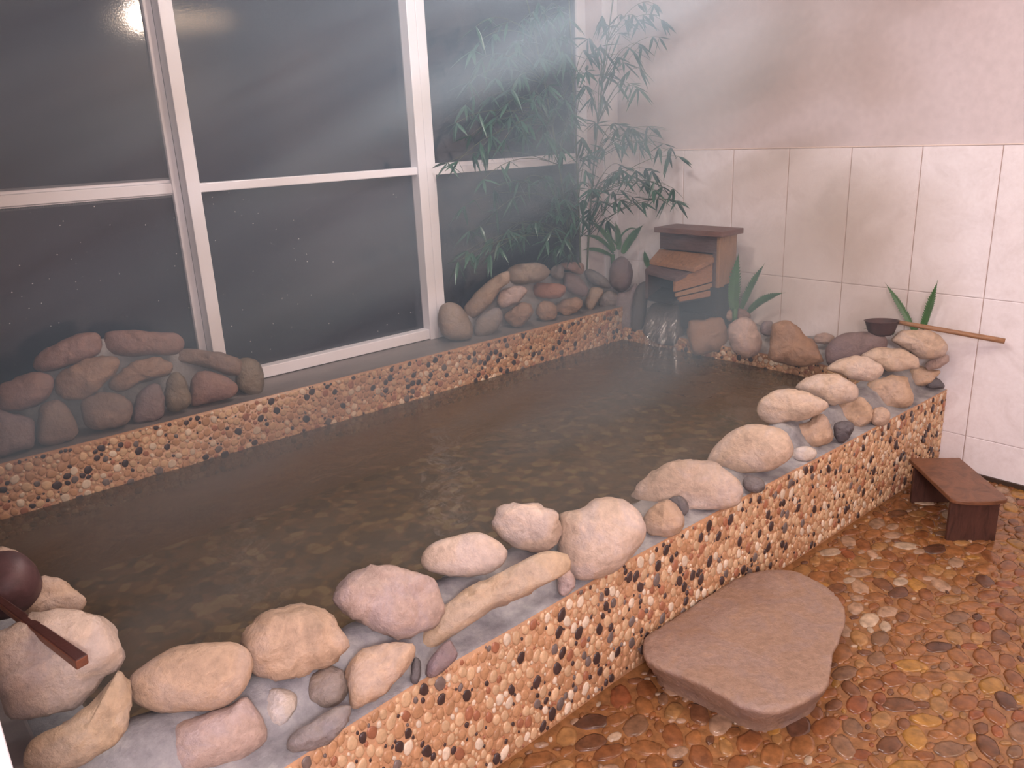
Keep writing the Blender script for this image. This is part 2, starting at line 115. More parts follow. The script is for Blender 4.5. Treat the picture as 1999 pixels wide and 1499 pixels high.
('rim_stone','big golden-yellow stone below the flat ladle slab at the near corner',FR,'yellow',(-0.399, 0.12, 0.528),(0.104, 0.818, -0.565),0.031,[(-0.089,0.002),(-0.073,0.019),(-0.029,0.027),(0.012,0.035),(0.054,0.063),(0.073,0.078),(0.083,0.051),(0.079,0.013),(0.069,-0.017),(0.047,-0.038),(0.009,-0.046),(-0.025,-0.047),(-0.067,-0.042),(-0.091,-0.023)]),
('rim_stone','rounded tan-grey stone behind the flat slab, right of the ladle bowl',FR,'tan',(-0.356, 0.5, 0.605),(0.111, 0.889, -0.444),0.026,[(-0.061,0.005),(-0.045,0.029),(-0.024,0.045),(-0.009,0.048),(0.013,0.041),(0.038,0.021),(0.053,-0.005),(0.059,-0.028),(0.051,-0.043),(0.015,-0.043),(-0.025,-0.028),(-0.051,-0.015)]),
('rim_stone','tan stone mostly hidden behind the dark ladle bowl at the left edge',FR,'tan',(-0.398, 0.7, 0.62),(0.083, 0.912, -0.403),0.024,[(-0.026,0.037),(-0.001,0.041),(0.021,0.03),(0.035,0.011),(0.038,-0.01),(0.018,-0.04),(-0.019,-0.038),(-0.035,-0.003)]),
('mortar_bed','grey mortar bedding the stones of the left mound on the window ledge',None,'mortar',(0.125, 1.772, 0.656),(0.0, 1.0, 0.0),0.022,[(-0.39,-0.121),(-0.349,0.081),(-0.277,0.097),(-0.19,0.131),(-0.098,0.184),(-0.001,0.186),(0.049,0.176),(0.256,0.122),(0.29,0.078),(0.464,0.008),(0.528,-0.045),(0.557,-0.119),(0.456,-0.13),(0.267,-0.136),(0.047,-0.139),(-0.122,-0.134),(-0.223,-0.134)]),
('mortar_bed','grey mortar bedding the stones of the right mound on the window ledge',None,'mortar',(2.203, 1.772, 0.641),(0.0, 1.0, 0.0),0.022,[(-0.563,-0.061),(-0.551,0.006),(-0.428,0.024),(-0.305,0.085),(-0.178,0.148),(-0.065,0.173),(0.09,0.154),(0.326,0.121),(0.435,0.07),(0.549,-0.0),(0.627,-0.06),(0.626,-0.135),(0.45,-0.124),(0.174,-0.124),(-0.106,-0.12),(-0.363,-0.109)]),
]
FERNS={'A': [((2.82,1.779,0.805),(2.7,1.787,0.857),(2.6,1.8,0.863),0.026),((2.82,1.771,0.82),(2.7,1.767,0.917),(2.58,1.782,0.943),0.026),((2.82,1.763,0.835),(2.78,1.802,0.936),(2.72,1.861,1.01),0.035),((2.84,1.751,0.839),(2.86,1.772,0.915),(2.86,1.794,0.993),0.041),((2.84,1.724,0.821),(2.86,1.678,0.907),(2.84,1.572,0.99),0.052),((2.84,1.762,0.867),(2.86,1.715,0.947),(2.86,1.631,0.96),0.012),((2.84,1.758,0.862),(2.84,1.834,0.953),(2.86,1.809,1.015),0.015)],'B': [((2.9,1.555,0.715),(2.9,1.599,0.781),(2.88,1.6,0.846),0.038),((2.9,1.537,0.717),(2.9,1.538,0.773),(2.88,1.55,0.802),0.026)],'C': [((2.8,0.959,0.607),(2.8,0.967,0.724),(2.8,0.949,0.902),0.071),((2.86,0.963,0.602),(2.88,0.929,0.715),(2.88,0.854,0.841),0.04),((2.88,0.937,0.581),(2.88,0.855,0.661),(2.88,0.74,0.709),0.042)],'D': [((2.9,0.138,0.612),(2.9,0.201,0.704),(2.88,0.272,0.806),0.034),((2.9,0.106,0.617),(2.9,0.086,0.719),(2.88,0.058,0.839),0.041),((2.9,0.222,0.583),(2.9,0.298,0.599),(2.88,0.345,0.591),0.022)]}
CL= [(2.737,1.432,2.048),(2.782,1.424,1.979),(2.802,1.45,1.904),(2.858,1.622,2.007),(2.781,1.649,2.006),(2.58,1.507,1.917),(2.677,1.721,2.002),(2.67,1.656,1.97),(2.842,1.596,1.887),(2.543,1.398,1.835),(2.678,1.724,1.887),(2.594,1.73,1.918),(2.495,1.638,1.841),(2.505,1.531,1.831),(2.582,1.487,1.789),(2.606,1.408,1.759),(2.739,1.684,1.767),(2.561,1.618,1.743),(2.372,1.533,1.751),(2.735,1.705,1.734),(2.548,1.424,1.689),(2.501,1.329,1.667),(2.388,1.55,1.681),(2.582,1.7,1.641),(2.685,1.709,1.632),(2.61,1.704,1.521),(2.703,1.629,1.507),(2.758,1.582,1.486),(2.578,1.473,1.471),(2.858,1.524,1.481),(2.762,1.492,1.449),(2.867,1.416,1.383),(2.84,1.349,1.34),(2.614,1.292,1.392),(2.637,1.433,1.401),(2.563,1.53,1.423),(2.555,1.594,1.391),(2.525,1.699,1.428),(2.492,1.645,1.368),(2.501,1.716,1.351),(2.758,1.667,1.301),(2.628,1.506,1.265),(2.618,1.439,1.284),(2.811,1.496,1.272),(2.683,1.601,1.181),(2.62,1.606,1.248),(2.683,1.713,1.187),(2.376,1.514,1.214),(2.344,1.505,1.292),(2.785,1.605,1.136),(2.821,1.551,1.207),(2.507,1.235,1.202),(2.799,1.416,1.193),(2.639,1.223,1.2),(2.72,1.329,1.14),(2.503,1.096,1.157),(2.518,1.376,1.147),(2.569,1.634,1.135),(2.372,1.547,1.154),(2.581,1.723,1.067),(2.565,1.583,1.038),(2.439,1.626,1.049),(2.035,1.526,1.963),(2.121,1.691,1.965),(2.103,1.509,1.957),(2.157,1.522,1.888),(2.044,1.647,1.883),(1.855,1.582,1.898),(1.819,1.631,1.802),(1.728,1.576,1.83),(2.219,1.519,1.823),(2.318,1.665,1.847),(2.146,1.539,1.756),(2.471,1.737,1.768),(2.013,1.597,1.729),(1.905,1.643,1.724),(1.726,1.609,1.706),(1.883,1.513,1.671),(2.091,1.508,1.678),(2.159,1.701,1.66),(1.907,1.676,1.652),(1.733,1.651,1.615),(1.87,1.526,1.614),(2.159,1.536,1.588),(2.309,1.571,1.564),(2.259,1.74,1.556),(2.103,1.734,1.535),(1.957,1.617,1.557),(2.073,1.615,1.523),(1.823,1.597,1.537),(1.631,1.59,1.541),(1.816,1.73,1.488),(1.795,1.62,1.441),(1.837,1.521,1.467),(2.103,1.688,1.477),(2.146,1.587,1.481),(2.374,1.686,1.484),(2.397,1.659,1.516),(2.18,1.587,1.44),(2.229,1.567,1.397),(1.641,1.685,1.377),(1.613,1.571,1.386),(1.875,1.656,1.249),(1.689,1.503,1.304),(1.978,1.56,1.283),(2.126,1.611,1.272),(2.259,1.655,1.186),(2.261,1.583,1.171),(1.71,1.677,1.183),(1.829,1.584,1.16),(2.258,1.709,1.107),(2.231,1.734,1.056),(2.262,1.624,1.101),(2.264,1.54,1.122),(1.769,1.725,1.063),(1.959,1.666,1.054),(2.02,1.675,0.996),(2.045,1.687,1.035),(1.851,1.66,1.008),(1.693,1.65,0.987),(1.767,1.653,0.961),(1.531,1.507,0.972),(1.792,1.606,0.962),(2.104,1.553,0.994),(2.245,1.651,0.927),(2.284,1.613,0.969),(2.235,1.513,1.041),(2.282,1.576,0.902),(2.037,1.546,1.628),(1.783,1.612,1.926),(2.194,1.647,2.037),(2.218,1.557,2.02),(2.227,1.5,1.969),(2.269,1.567,1.905),(2.071,1.528,1.798),(1.937,1.59,1.808),(2.39,1.647,1.663),(2.324,1.631,1.631),(2.345,1.639,1.283),(2.426,1.696,1.207)]

XF, YW, WY, LH, HW, XI, HF = 2.966, 1.88, 1.568, .571, .391, 2.664, .36

def lin(c):
    return tuple(((v/255)/12.92 if v/255 <= .04045 else ((v/255+.055)/1.055)**2.4) for v in c)

def sat(c, k):
    m = .3*c[0]+.55*c[1]+.15*c[2]; return tuple(m+(v-m)*k for v in c)
# ------------------------------------------------ materials
class NT:
    def __init__(s, name):
        s.m = bpy.data.materials.new(name); s.m.use_nodes = True; s.t = s.m.node_tree; s.t.nodes.clear()
        s.out = s.n('ShaderNodeOutputMaterial')
    def n(s, k, **kw):
        x = s.t.nodes.new(k)
        for a, v in kw.items():
            if a.startswith('i_'): x.inputs[a[2:].replace('_', ' ')].default_value = v
            else: setattr(x, a, v)
        return x
    def l(s, a, b): s.t.links.new(a, b)
    def ramp(s, fac, stops):
        r = s.n('ShaderNodeValToRGB'); e = r.color_ramp.elements
        while len(e) < len(stops): e.new(.5)
        for q, (p, c) in zip(e, stops): q.position = p; q.color = (*c, 1)
        s.l(fac, r.inputs[0]); return r.outputs[0]
    def noise(s, scale, detail=4, rough=.6, co=None, dist=0):
        x = s.n('ShaderNodeTexNoise'); x.inputs['Scale'].default_value = scale; x.inputs['Detail'].default_value = detail
        x.inputs['Roughness'].default_value = rough; x.inputs['Distortion'].default_value = dist
        if co is not None: s.l(co, x.inputs['Vector'])
        return x.outputs[0]
    def bsdf(s, col=None, rough=.5, bump=None, bs=.2, bd=.01, spec=.5, **kw):
        b = s.n('ShaderNodeBsdfPrincipled'); b.inputs['Roughness'].default_value = rough; b.inputs['Specular IOR Level'].default_value = spec
        if isinstance(col, tuple): b.inputs['Base Color'].default_value = (*col, 1)
        elif col is not None: s.l(col, b.inputs['Base Color'])
        for k, v in kw.items(): b.inputs[k.replace('_', ' ')].default_value = v
        if bump is not None:
            p = s.n('ShaderNodeBump'); p.inputs['Strength'].default_value = bs; p.inputs['Distance'].default_value = bd
            s.l(bump, p.inputs['Height']); s.l(p.outputs[0], b.inputs['Normal'])
        s.l(b.outputs[0], s.out.inputs[0]); return b
    def obj_co(s, rnd=True):
        t = s.n('ShaderNodeTexCoord')
        if not rnd: return t.outputs['Object']
        o = s.n('ShaderNodeObjectInfo'); v = s.n('ShaderNodeVectorMath', operation='ADD'); m = s.n('ShaderNodeMath', operation='MULTIPLY')
        m.inputs[1].default_value = 37; s.l(o.outputs['Random'], m.inputs[0]); s.l(t.outputs['Object'], v.inputs[0]); s.l(m.outputs[0], v.inputs[1])
        return v.outputs[0]
    def map(s, co, scale=(1, 1, 1), rot=(0, 0, 0), kind='POINT'):
        m = s.n('ShaderNodeMapping', vector_type=kind); m.inputs['Scale'].default_value = scale; m.inputs['Rotation'].default_value = rot
        s.l(co, m.inputs[0]); return m.outputs[0]

def rock_mat(name, c, rough=.5, mott=1.0, wet=.5):
    t = NT(name); co = t.obj_co(); n1 = t.noise(9, 6, .62, co, .6)
    c = sat(lin(c), .78); d = tuple(v*(1-.34*mott) for v in c); h = tuple(min(v*(1+.22*mott), .9) for v in c)
    g = (c[0]*.92, c[1]*.98, c[2]*1.12)
    col = t.ramp(n1, [(.28, d), (.45, c), (.58, g), (.74, h)])
    n2 = t.noise(55, 5, .65, co); b = t.n('ShaderNodeMix', data_type='RGBA', blend_type='MULTIPLY'); b.inputs[0].default_value = 1
    t.l(col, b.inputs[6]); t.l(t.ramp(n2, [(.3, (.80, .80, .80)), (.65, (1.06, 1.06, 1.06))]), b.inputs[7])
    t.bsdf(b.outputs[2], rough, n2, .8, .007, wet); return t.m
ROCK = {k: rock_mat('rock_'+k, c, r) for k, (c, r) in {
    'redbrown': ((150, 108, 92), .5), 'brown': ((138, 108, 90), .5), 'olive': ((128, 108, 84), .4), 'ochre': ((160, 118, 84), .5),
    'purple': ((134, 108, 106), .5), 'greytan': ((150, 128, 108), .5), 'grey': ((140, 126, 118), .5), 'tan2': ((160, 132, 106), .5),
    'pink': ((184, 152, 134), .45), 'rust': ((164, 100, 64), .5), 'slate': ((112, 102, 100), .5), 'mauve': ((140, 122, 124), .5),
    'dark': ((92, 84, 84), .5), 'wet': ((104, 98, 96), .3), 'pale': ((206, 174, 144), .45), 'palepink': ((206, 176, 150), .45),
    'tan': ((196, 158, 122), .5), 'white': ((206, 186, 166), .5), 'yellow': ((196, 162, 122), .5), 'blue': ((128, 128, 142), .4)}.items()}

def mortar_mat():
    t = NT('mortar'); co = t.obj_co(False); n = t.noise(14, 7, .65, co)
    col = t.ramp(n, [(.3, lin((118, 116, 120))), (.5, lin((150, 148, 150))), (.7, lin((180, 176, 174)))])
    t.bsdf(col, .6, t.noise(60, 6, .7, co), .6, .008, .4); return t.m
MORTAR = mortar_mat(); ROCK['mortar'] = MORTAR
def concrete_mat():
    t = NT('ledge_concrete'); co = t.obj_co(False); n = t.noise(5, 6, .6, t.map(co, (1, 3, 3)))
    col = t.ramp(n, [(.3, lin((112, 104, 104))), (.7, lin((138, 128, 124)))])
    t.bsdf(col, .42, t.noise(45, 5, .6, co), .25, .004, .5); return t.m
CONC = concrete_mat()
def attr_mat(name, rough=.4, bump=None, spec=.5, vary=.25, nscale=90):
    t = NT(name); a = t.n('ShaderNodeAttribute', attribute_name='Col'); co = t.obj_co(False); n = t.noise(nscale, 3, .6, co)
    m = t.n('ShaderNodeMix', data_type='RGBA', blend_type='MULTIPLY'); m.inputs[0].default_value = 1
    t.l(a.outputs['Color'], m.inputs[6]); t.l(t.ramp(n, [(.3, (1-vary, 1-vary, 1-vary)), (.7, (1.05, 1.05, 1.05))]), m.inputs[7])
    t.bsdf(m.outputs[2], rough, n, .25, .002, spec); return t.m
PEB = attr_mat('mosaic_pebble', .34, spec=.5)
FLOORM = attr_mat('wet_floor_pebble', .26, spec=.5, vary=.5, nscale=35)
def wood_mat(name, c, rough=.45, axis=(1, 12, 12), dark=.5):
    t = NT(name); co = t.map(t.obj_co(), axis); n = t.noise(6, 6, .7, co, .8); c = lin(c)
    col = t.ramp(n, [(.3, tuple(v*dark for v in c)), (.5, c), (.72, tuple(min(v*1.35, 1) for v in c))])
    t.bsdf(col, rough, n, .4, .004, .5); return t.m
def plain(name, c, rough=.4, spec=.5, ns=0, bs=.1):
    t = NT(name); co = t.obj_co(False); c = lin(c)
    if ns:
        n = t.noise(ns, 4, .6, co); col = t.ramp(n, [(.3, tuple(v*.9 for v in c)), (.7, c)]); t.bsdf(col, rough, n, bs, .003, spec)
    else: t.bsdf(c, rough, spec=spec)
    return t.m
FRAME = plain('white_frame_paint', (236, 236, 242), .35)
PAINT = plain('wall_paint', (218, 208, 210), .7, .3, 30, .03)
def tile_mat():
    t = NT('marbled_wall_tile'); co = t.obj_co(False); n = t.noise(7, 7, .7, co, 1.2); n2 = t.noise(60, 4, .6, co)
    col = t.ramp(n, [(.3, lin((232, 226, 228))), (.5, lin((241, 236, 239))), (.7, lin((246, 242, 245)))])
    m = t.n('ShaderNodeMix', data_type='RGBA', blend_type='MULTIPLY'); m.inputs[0].default_value = 1; t.l(col, m.inputs[6]); t.l(t.ramp(n2, [(.3, (.95, .94, .93)), (.7, (1, 1, 1))]), m.inputs[7])
    t.bsdf(m.outputs[2], .38, n2, .12, .002, .4); return t.m
TILE = tile_mat(); GROUT = plain('wall_grout', (186, 166, 158), .8)

def glass_mat(name, fog, tint, droplets, rough):
    t = NT(name); co = t.obj_co(False)
    big = t.noise(1.6, 5, .6, co, .5); fine = t.noise(160, 2, .5, co)
    col = t.ramp(big, [(.3, tuple(v*.75 for v in lin(tint))), (.7, lin(tint))])
    if droplets > .2:
        vo = t.n('ShaderNodeTexVoronoi'); vo.inputs['Scale'].default_value = 75; t.l(co, vo.inputs['Vector'])
        sp = t.n('ShaderNodeSeparateColor'); t.l(vo.outputs['Color'], sp.inputs[0])
        c1 = t.n('ShaderNodeMath', operation='GREATER_THAN'); c1.inputs[1].default_value = .93; t.l(sp.outputs[0], c1.inputs[0])
        c2 = t.n('ShaderNodeMath', operation='LESS_THAN'); c2.inputs[1].default_value = .14; t.l(vo.outputs['Distance'], c2.inputs[0])
        c3 = t.n('ShaderNodeMath', operation='MULTIPLY'); t.l(c1.outputs[0], c3.inputs[0]); t.l(c2.outputs[0], c3.inputs[1])
        mc = t.n('ShaderNodeMix', data_type='RGBA'); t.l(c3.outputs[0], mc.inputs[0]); t.l(col, mc.inputs[6]); mc.inputs[7].default_value = (.9, .9, .9, 1)  # sparkle of lit droplets painted as near-white dots
        sn = t.noise(170, 3, .7, co); m9 = t.n('ShaderNodeMix', data_type='RGBA', blend_type='MULTIPLY'); m9.inputs[0].default_value = 1
        t.l(mc.outputs[2], m9.inputs[6]); t.l(t.ramp(sn, [(.35, (.7, .7, .7)), (.65, (1.3, 1.3, 1.3))]), m9.inputs[7]); col = m9.outputs[2]
    dif = t.n('ShaderNodeBsdfDiffuse'); t.l(col, dif.inputs[0])
    tr = t.n('ShaderNodeBsdfTransparent'); tr.inputs[0].default_value = (.9, .93, .95, 1)
    mx = t.n('ShaderNodeMixShader'); mx.inputs[0].default_value = fog; t.l(tr.outputs[0], mx.inputs[1]); t.l(dif.outputs[0], mx.inputs[2])
    gl = t.n('ShaderNodeBsdfGlossy'); gl.inputs['Roughness'].default_value = rough; gl.inputs[0].default_value = (1, 1, 1, 1)
    bp = t.n('ShaderNodeBump'); bp.inputs['Strength'].default_value = droplets; bp.inputs['Distance'].default_value = .002
    t.l(fine, bp.inputs['Height']); t.l(bp.outputs[0], gl.inputs['Normal'])
    fr = t.n('ShaderNodeFresnel'); fr.inputs[0].default_value = 1.6
    m2 = t.n('ShaderNodeMixShader'); t.l(fr.outputs[0], m2.inputs[0]); t.l(mx.outputs[0], m2.inputs[1]); t.l(gl.outputs[0], m2.inputs[2])
    t.l(m2.outputs[0], t.out.inputs[0]); return t.m
GLASS_UP = glass_mat('misted_glass', .5, (52, 54, 68), .06, .07)
GLASS_LOW = glass_mat('frosted_droplet_glass', .6, (66, 68, 80), .21, .05)

def water_mat():
    t = NT('pool_water'); co = t.obj_co(False)
    tc = t.n('ShaderNodeTexCoord')
    sub = t.n('ShaderNodeVectorMath', operation='SUBTRACT'); sub.inputs[1].default_value = (2.2, .95, 0); t.l(tc.outputs['Object'], sub.inputs[0])
    ln = t.n('ShaderNodeVectorMath', operation='LENGTH'); t.l(sub.outputs[0], ln.inputs[0])
    mr = t.n('ShaderNodeMapRange'); mr.inputs[1].default_value = .0; mr.inputs[2].default_value = .7; mr.inputs[3].default_value = 1.0; mr.inputs[4].default_value = .22
    t.l(ln.outputs['Value'], mr.inputs[0])
    n = t.noise(11, 3, .5, co, .6)
    bp = t.n('ShaderNodeBump'); bp.inputs['Distance'].default_value = .05; t.l(mr.outputs[0], bp.inputs['Strength']); t.l(n, bp.inputs['Height'])
    gl = t.n('ShaderNodeBsdfGlossy'); gl.inputs['Roughness'].default_value = .02; t.l(bp.outputs[0], gl.inputs['Normal'])
    tr = t.n('ShaderNodeBsdfTransparent'); tr.inputs[0].default_value = (*lin((214, 204, 186)), 1)
    df = t.n('ShaderNodeBsdfDiffuse'); df.inputs[0].default_value = (*lin((128, 112, 92)), 1)
    m0 = t.n('ShaderNodeMixShader'); m0.inputs[0].default_value = .38; t.l(tr.outputs[0], m0.inputs[1]); t.l(df.outputs[0], m0.inputs[2])
    fr = t.n('ShaderNodeFresnel'); fr.inputs[0].default_value = 1.33; t.l(bp.outputs[0], fr.inputs['Normal'])
    m = t.n('ShaderNodeMixShader'); t.l(fr.outputs[0], m.inputs[0]); t.l(m0.outputs[0], m.inputs[1]); t.l(gl.outputs[0], m.inputs[2])
    t.l(m.outputs[0], t.out.inputs[0]); return t.m
WATER = water_mat()
def basin_mat():
    t = NT('submerged_pebbles'); co = t.obj_co(False); dn = t.noise(6, 2, .5, co)
    mixv = t.n('ShaderNodeMix', data_type='VECTOR'); mixv.inputs[0].default_value = .05; t.l(co, mixv.inputs[4]); 
    nn = t.n('ShaderNodeTexNoise'); nn.inputs['Scale'].default_value = 8; t.l(co, nn.inputs['Vector']); t.l(nn.outputs[1], mixv.inputs[5])
    v = t.n('ShaderNodeTexVoronoi'); v.inputs['Scale'].default_value = 23; v.feature = 'SMOOTH_F1'; v.inputs['Smoothness'].default_value = .6; t.l(mixv.outputs[1], v.inputs['Vector'])
    sp = t.n('ShaderNodeSeparateColor'); t.l(v.outputs['Color'], sp.inputs[0])
    ad = t.n('ShaderNodeMath', operation='MULTIPLY_ADD'); ad.inputs[1].default_value = .55; ad.inputs[2].default_value = -.02; t.l(sp.outputs[0], ad.inputs[0])
    a2 = t.n('ShaderNodeMath', operation='MULTIPLY_ADD'); a2.inputs[1].default_value = .5; t.l(t.noise(12, 4, .6, co), a2.inputs[0]); t.l(ad.outputs[0], a2.inputs[2])
    col = t.ramp(a2.outputs[0], [(.30, lin((70, 58, 42))), (.46, lin((126, 108, 80))), (.60, lin((156, 122, 90))), (.74, lin((214, 200, 158)))])
    t.bsdf(col, .7, v.outputs['Distance'], -.5, .02); return t.m
BASIN = basin_mat()

# ------------------------------------------------ mesh helpers
def mesh(name, verts, faces, mat, parent=None, smooth=True, cols=None, mi=None):
    me = bpy.data.meshes.new(name); me.from_pydata([tuple(v) for v in verts], [], faces)
    for m in (mat if isinstance(mat, (list, tuple)) else [mat]): me.materials.append(m)
    if mi is not None: me.polygons.foreach_set('material_index', mi)
    me.polygons.foreach_set('use_smooth', [smooth]*len(faces))
    if cols is not None:
        a = me.color_attributes.new('Col', 'FLOAT_COLOR', 'POINT'); a.data.foreach_set('color', np.array([(*c, 1) for c in cols], dtype=np.float32).ravel())
    me.update(); o = bpy.data.objects.new(name, me); COL.objects.link(o)
    if parent: o.parent = parent
    return o
def bm_obj(name, bm, mat, parent=None, smooth=False, bevel=0, seg=2, loc=None):
    bmesh.ops.recalc_face_normals(bm, faces=bm.faces)
    me = bpy.data.meshes.new(name); bm.to_mesh(me); bm.free()
    for m in (mat if isinstance(mat, (list, tuple)) else [mat]): me.materials.append(m)
    for p in me.polygons: p.use_smooth = smooth
    o = bpy.data.objects.new(name, me); COL.objects.link(o)
    if parent: o.parent = parent
    if loc: o.location = loc
    if bevel:
        b = o.modifiers.new('bevel', 'BEVEL'); b.width = bevel; b.segments = seg; b.limit_method = 'ANGLE'
    return o
def box(bm, x0, x1, y0, y1, z0, z1, M=None, mi=0):
    vs = [bm.verts.new(Vector(p) if M is None else M @ Vector(p)) for p in ((x0,y0,z0),(x1,y0,z0),(x1,y1,z0),(x0,y1,z0),(x0,y0,z1),(x1,y0,z1),(x1,y1,z1),(x0,y1,z1))]
    for f in ((0,3,2,1),(4,5,6,7),(0,1,5,4),(1,2,6,5),(2,3,7,6),(3,0,4,7)):
        q = bm.faces.new([vs[i] for i in f]); q.material_index = mi
def boxes(name, L, mat, parent=None, bevel=0, M=None):
    bm = bmesh.new()
    for b in L: box(bm, *b, M=M)
    return bm_obj(name, bm, mat, parent, bevel=bevel)
def hexa(name, P, mat, parent=None, bevel=.002):
    """eight corners: bottom four then top four"""
    bm = bmesh.new(); vs = [bm.verts.new(p) for p in P]
    for f in ((0,3,2,1),(4,5,6,7),(0,1,5,4),(1,2,6,5),(2,3,7,6),(3,0,4,7)): bm.faces.new([vs[i] for i in f])
    return bm_obj(name, bm, mat, parent, bevel=bevel)
def tag(o, label=None, cat=None, group=None, kind=None):
    if label: o['label'] = label
    if cat: o['category'] = cat
    if group: o['group'] = group
    if kind: o['kind'] = kind
    return o
def empty(name, loc, label, cat, group=None):
    o = bpy.data.objects.new(name, None); o.empty_display_size = .05; o.location = loc; COL.objects.link(o); return tag(o, label, cat, group)
def at_parent(child, par):
    child.parent = par; child.matrix_parent_inverse = Matrix.Translation(-Vector(par.location)); return child
def tube(pts, radii, n=10):
    V, Fc = [], []; pts = [Vector(p) for p in pts]
    for i, p in enumerate(pts):
        d = (pts[min(i+1, len(pts)-1)] - pts[max(i-1, 0)]).normalized(); a = d.cross(Vector((.3, .2, 1))).normalized(); b = d.cross(a)
        r = radii[i] if isinstance(radii, (list, tuple)) else radii
        for k in range(n):
            t = 2*math.pi*k/n; V.append(p + a*math.cos(t)*r + b*math.sin(t)*r)
    for i in range(len(pts)-1):
        for k in range(n): Fc.append((i*n+k, i*n+(k+1) % n, (i+1)*n+(k+1) % n, (i+1)*n+k))
    Fc.append(tuple(range(n))[::-1]); Fc.append(tuple((len(pts)-1)*n+k for k in range(n)))
    return V, Fc
def bez(a, b, c, n):
    """smooth curve through a, b, c"""
    a, b, c = Vector(a), Vector(b), Vector(c); m = b*2 - (a+c)*.5
    return [a*(1-t)**2 + m*2*t*(1-t) + c*t*t for t in [i/n for i in range(n+1)]]

# ------------------------------------------------ the room
boxes('wall_far', [(XF+.008, XF+.15, -2.6, 2.4, 0, 2.45)], PAINT)['kind'] = 'structure'
boxes('wall_window', [(2.62, XF+.008, YW, YW+.12, 0, 2.45), (-1.8, 2.62, YW+.045, YW+.12, 0, .56), (-1.8, 2.62, YW+.0, YW+.12, 2.30, 2.45)], PAINT)['kind'] = 'structure'
boxes('wall_near', [(-1.8, XF+.1, -2.72, -2.6, 0, 2.45)], PAINT)['kind'] = 'structure'
boxes('wall_left', [(-1.92, -1.8, -2.72, 2.0, 0, 2.45)], PAINT)['kind'] = 'structure'
boxes('wall_partition', [(-1.8, -.533, -.36, -.25, 0, 2.45)], FRAME, bevel=.004)['kind'] = 'structure'
boxes('ceiling', [(-1.9, XF+.1, -2.7, 2.0, 2.45, 2.52)], PAINT)['kind'] = 'structure'

# wall tiling: 30 x 60 cm tiles, top edge at 1.364
bm = bmesh.new(); top = 1.364
box(bm, XF+.004, XF+.009, -2.6, 1.88, 0, top-.001, mi=1)
yk = [1.112 - k*.301 for k in range(-3, 13)]
zr = [(.766, top), (.172, .766), (-.42, .172)]
for k in range(len(yk)-1):
    for z0, z1 in zr:
        y1, y0 = min(yk[k], 1.879), yk[k+1]
        if y1 - y0 < .02 or y1 < -2.6: continue
        a = bmesh.new(); box(a, XF, XF+.008, max(y0+.002, -2.6), y1-.002, max(z0+.0008, .001), z1-.0008)
        bmesh.ops.bevel(a, geom=[e for e in a.edges if all(v.co.x < XF+.001 for v in e.verts)], offset=.0025, segments=2, affect='EDGES')
        me_ = bpy.data.meshes.new('t'); a.to_mesh(me_); a.free(); bm.from_mesh(me_); bpy.data.meshes.remove(me_)
o = bm_obj('trim_1', bm, [TILE, GROUT]); o['kind'] = 'structure'
boxes('trim_2', [(XF-.002, XF+.006, -2.6, 1.88, top, top+.006)], plain('tile_edge_strip', (232, 216, 208), .4), bevel=.002)['kind'] = 'structure'
boxes('baseboard_far', [(XF-.012, XF+.004, -2.6, -.0, .0, .018)], plain('dark_joint', (60, 45, 36), .6))['kind'] = 'structure'

# windows
def window(name, frame_boxes, panes, bevel=.003):
    f = boxes(name, frame_boxes, FRAME, bevel=bevel); f['kind'] = 'structure'
    for (x0, x1, y0, z0, z1, m) in panes:
        boxes('glass_pane', [(x0, x1, y0, y0+.005, z0, z1)], m, f)
    return f
window('window_1', [(-1.8, .528, 1.865, 1.905, 1.330, 1.368), (-1.8, .528, 1.878, 1.91, 1.368, 1.388), (-1.8, .528, 1.875, 1.91, 1.316, 1.330), (-1.8, .528, 1.865, 1.905, .571, .615), (-1.8, .528, 1.865, 1.905, 2.26, 2.30), (.500, .530, 1.858, 1.91, .571, 2.3), (-.95, -.90, 1.86, 1.91, .571, 2.3)],
       [(-1.8, .51, 1.875, 1.38, 2.27, GLASS_UP), (-1.8, .51, 1.875, .60, 1.325, GLASS_LOW)])
window('window_2', [(.530, .580, 1.795, 1.86, .571, 2.3), (1.560, 1.606, 1.795, 1.86, .571, 2.3), (.580, 1.560, 1.805, 1.858, .574, .621), (.580, 1.560, 1.805, 1.858, 1.329, 1.362), (.580, 1.560, 1.805, 1.858, 2.26, 2.30)],
       [(.57, 1.57, 1.850, 1.35, 2.27, GLASS_UP), (.57, 1.57, 1.850, .61, 1.34, GLASS_LOW)])
window('window_3', [(1.610, 1.658, 1.80, 1.87, .571, 2.3), (2.622, 2.665, 1.83, 1.89, .571, 2.3), (2.668, 2.70, 1.845, 1.89, .571, 2.3), (1.658, 2.622, 1.828, 1.87, .571, .615), (1.658, 2.622, 1.822, 1.865, 1.321, 1.352), (1.658, 2.622, 1.832, 1.87, 1.352, 1.372), (1.658, 2.622, 1.825, 1.865, 2.26, 2.30)],
       [(1.65, 2.63, 1.845, 1.36, 2.27, GLASS_UP), (1.65, 2.63, 1.845, .60, 1.33, GLASS_LOW)])
for x in (2.86,):
    boxes('trim_3', [(x, XF+.004, 1.868, YW+.01, .46, 2.45)], FRAME, bevel=.003)['kind'] = 'structure'

